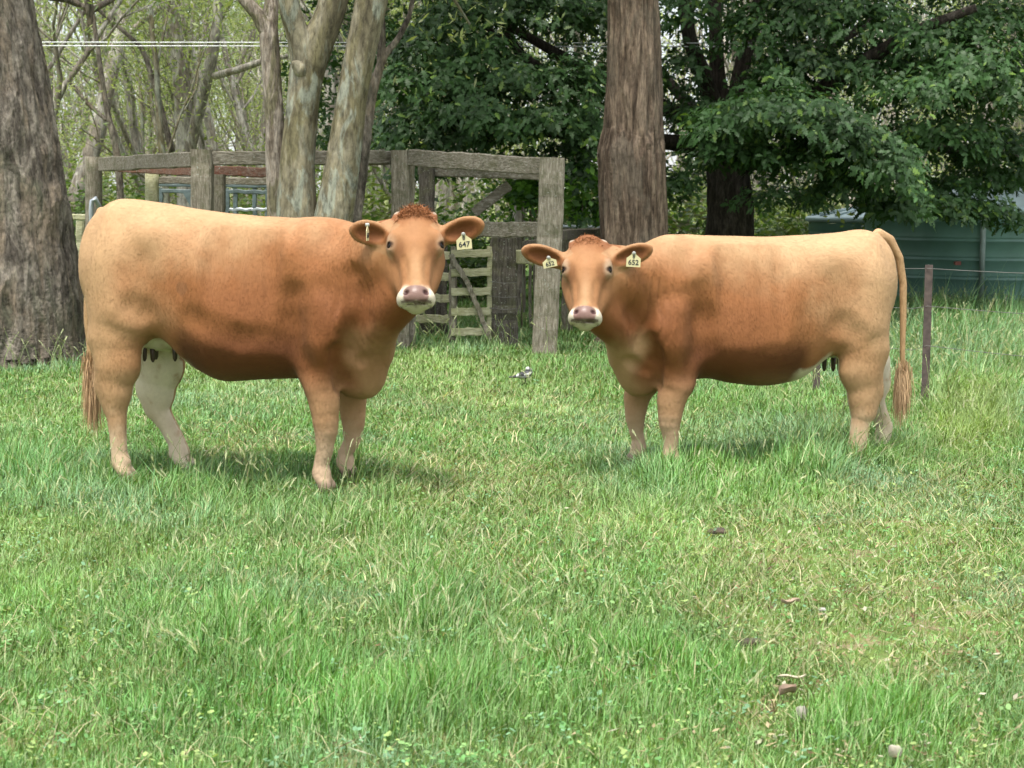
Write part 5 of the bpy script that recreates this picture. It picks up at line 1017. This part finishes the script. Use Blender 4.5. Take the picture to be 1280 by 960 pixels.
# ================================================================== things lying in the grass
def lump(name, a, b, dims, col, label, cat, rot=0, seed=1, rough=.9):
    c = G(a, b); mb = MB(); mb.sphere((0, 0, 0), np.array(dims)/2, 18, 12); V = np.vstack(mb.V); n_ = vnoise(V/max(dims)*1.2, 2.2, seed, 3)-.5; V = np.sign(V)*np.abs(V/(np.array(dims)/2))**.8*(np.array(dims)/2)*(1+n_[:, None]*1.3); V[:, 2] = np.maximum(V[:, 2], -dims[2]*.3)
    R_ = np.array([[math.cos(rot), -math.sin(rot), 0], [math.sin(rot), math.cos(rot), 0], [0, 0, 1]]); o = link(name, npmesh(name, V@R_.T, [np.vstack(mb.Q), np.vstack(mb.T)]), mat_plain(name+'_'+str(seed), col, rough, nscale=20, var=.3, bs=.5), loc=(c[0], c[1], float(gz(c[0], c[1]))+dims[2]*.3+.02)); tag(o, label, cat); return o
lump('stone', 1119, 943, (.03, .018, .042), (.30, .27, .21), 'upright pale stone in the grass near the bottom edge', 'stone', .3, 2)
lump('stone', 1002, 897, (.045, .03, .038), (.24, .22, .18), 'pale rounded stone beside a curled brown leaf', 'stone', 1.3, 3)
lump('stone', 1028, 775, (.024, .02, .014), (.32, .30, .26), 'tiny white stone in the short dry grass', 'stone', 0, 4)
lump('dung', 936, 809, (.09, .06, .025), (.035, .028, .014), 'small dark dung pat in the short grass right of centre', 'dung', .2, 5)
lump('dung', 898, 678, (.09, .06, .02), (.05, .035, .022), 'dark flat dung pat beside a grass tussock', 'dung', .2, 6)
def curl(name, a, b, L, W, rot, col, label, cat, bend=.5, seed=1):
    c = G(a, b); nu, nv = 9, 6; V = []; 
    for i in range(nu):
        t = i/(nu-1); w = W*math.sin(PI*min(1, max(.04, t*.96+.02)))**.7
        for j in range(nv): s_ = j/(nv-1)*2-1; V.append(((t-.5)*L, s_*w/2, bend*W*s_*s_+.25*L*(t-.5)**2+.004*math.sin(7*t+seed)))
    V = np.array(V); n_ = len(V); V = np.vstack([V, V-[0, 0, .0015]]); Q = []
    for i in range(nu-1):
        for j in range(nv-1): k = i*nv+j; Q.append([k, k+nv, k+nv+1, k+1]); Q.append([k+n_, k+1+n_, k+nv+1+n_, k+nv+n_])
    R_ = np.array([[math.cos(rot), -math.sin(rot), 0], [math.sin(rot), math.cos(rot), 0], [0, 0, 1]]); o = link(name, npmesh(name, V@R_.T, [np.array(Q)]), mat_plain(name+str(seed), col, .8, nscale=30, var=.3), loc=(c[0], c[1], float(gz(c[0], c[1]))+.035)); tag(o, label, cat)
curl('dry_leaf', 985, 872, .07, .035, .6, (.24, .17, .12), 'curled brown dead leaf beside the pale rounded stone', 'leaf', .6, 11)
curl('dry_leaf', 990, 854, .09, .018, .1, (.50, .44, .33), 'long pale dead leaf lying behind the curled brown leaf', 'leaf', .3, 12)
curl('bark_strip', 1062, 911, .13, .035, .1, (.38, .31, .22), 'flat tan strip of bark in the grass at lower right', 'bark', .2, 13)
curl('dry_leaf', 1075, 868, .06, .025, 1.2, (.30, .18, .12), 'reddish dead leaf behind the bright tuft at lower right', 'leaf', .5, 14)
curl('dry_leaf', 988, 770, .07, .028, .1, (.32, .24, .17), 'dull brown leaf beside the tiny white stone', 'leaf', .4, 15)
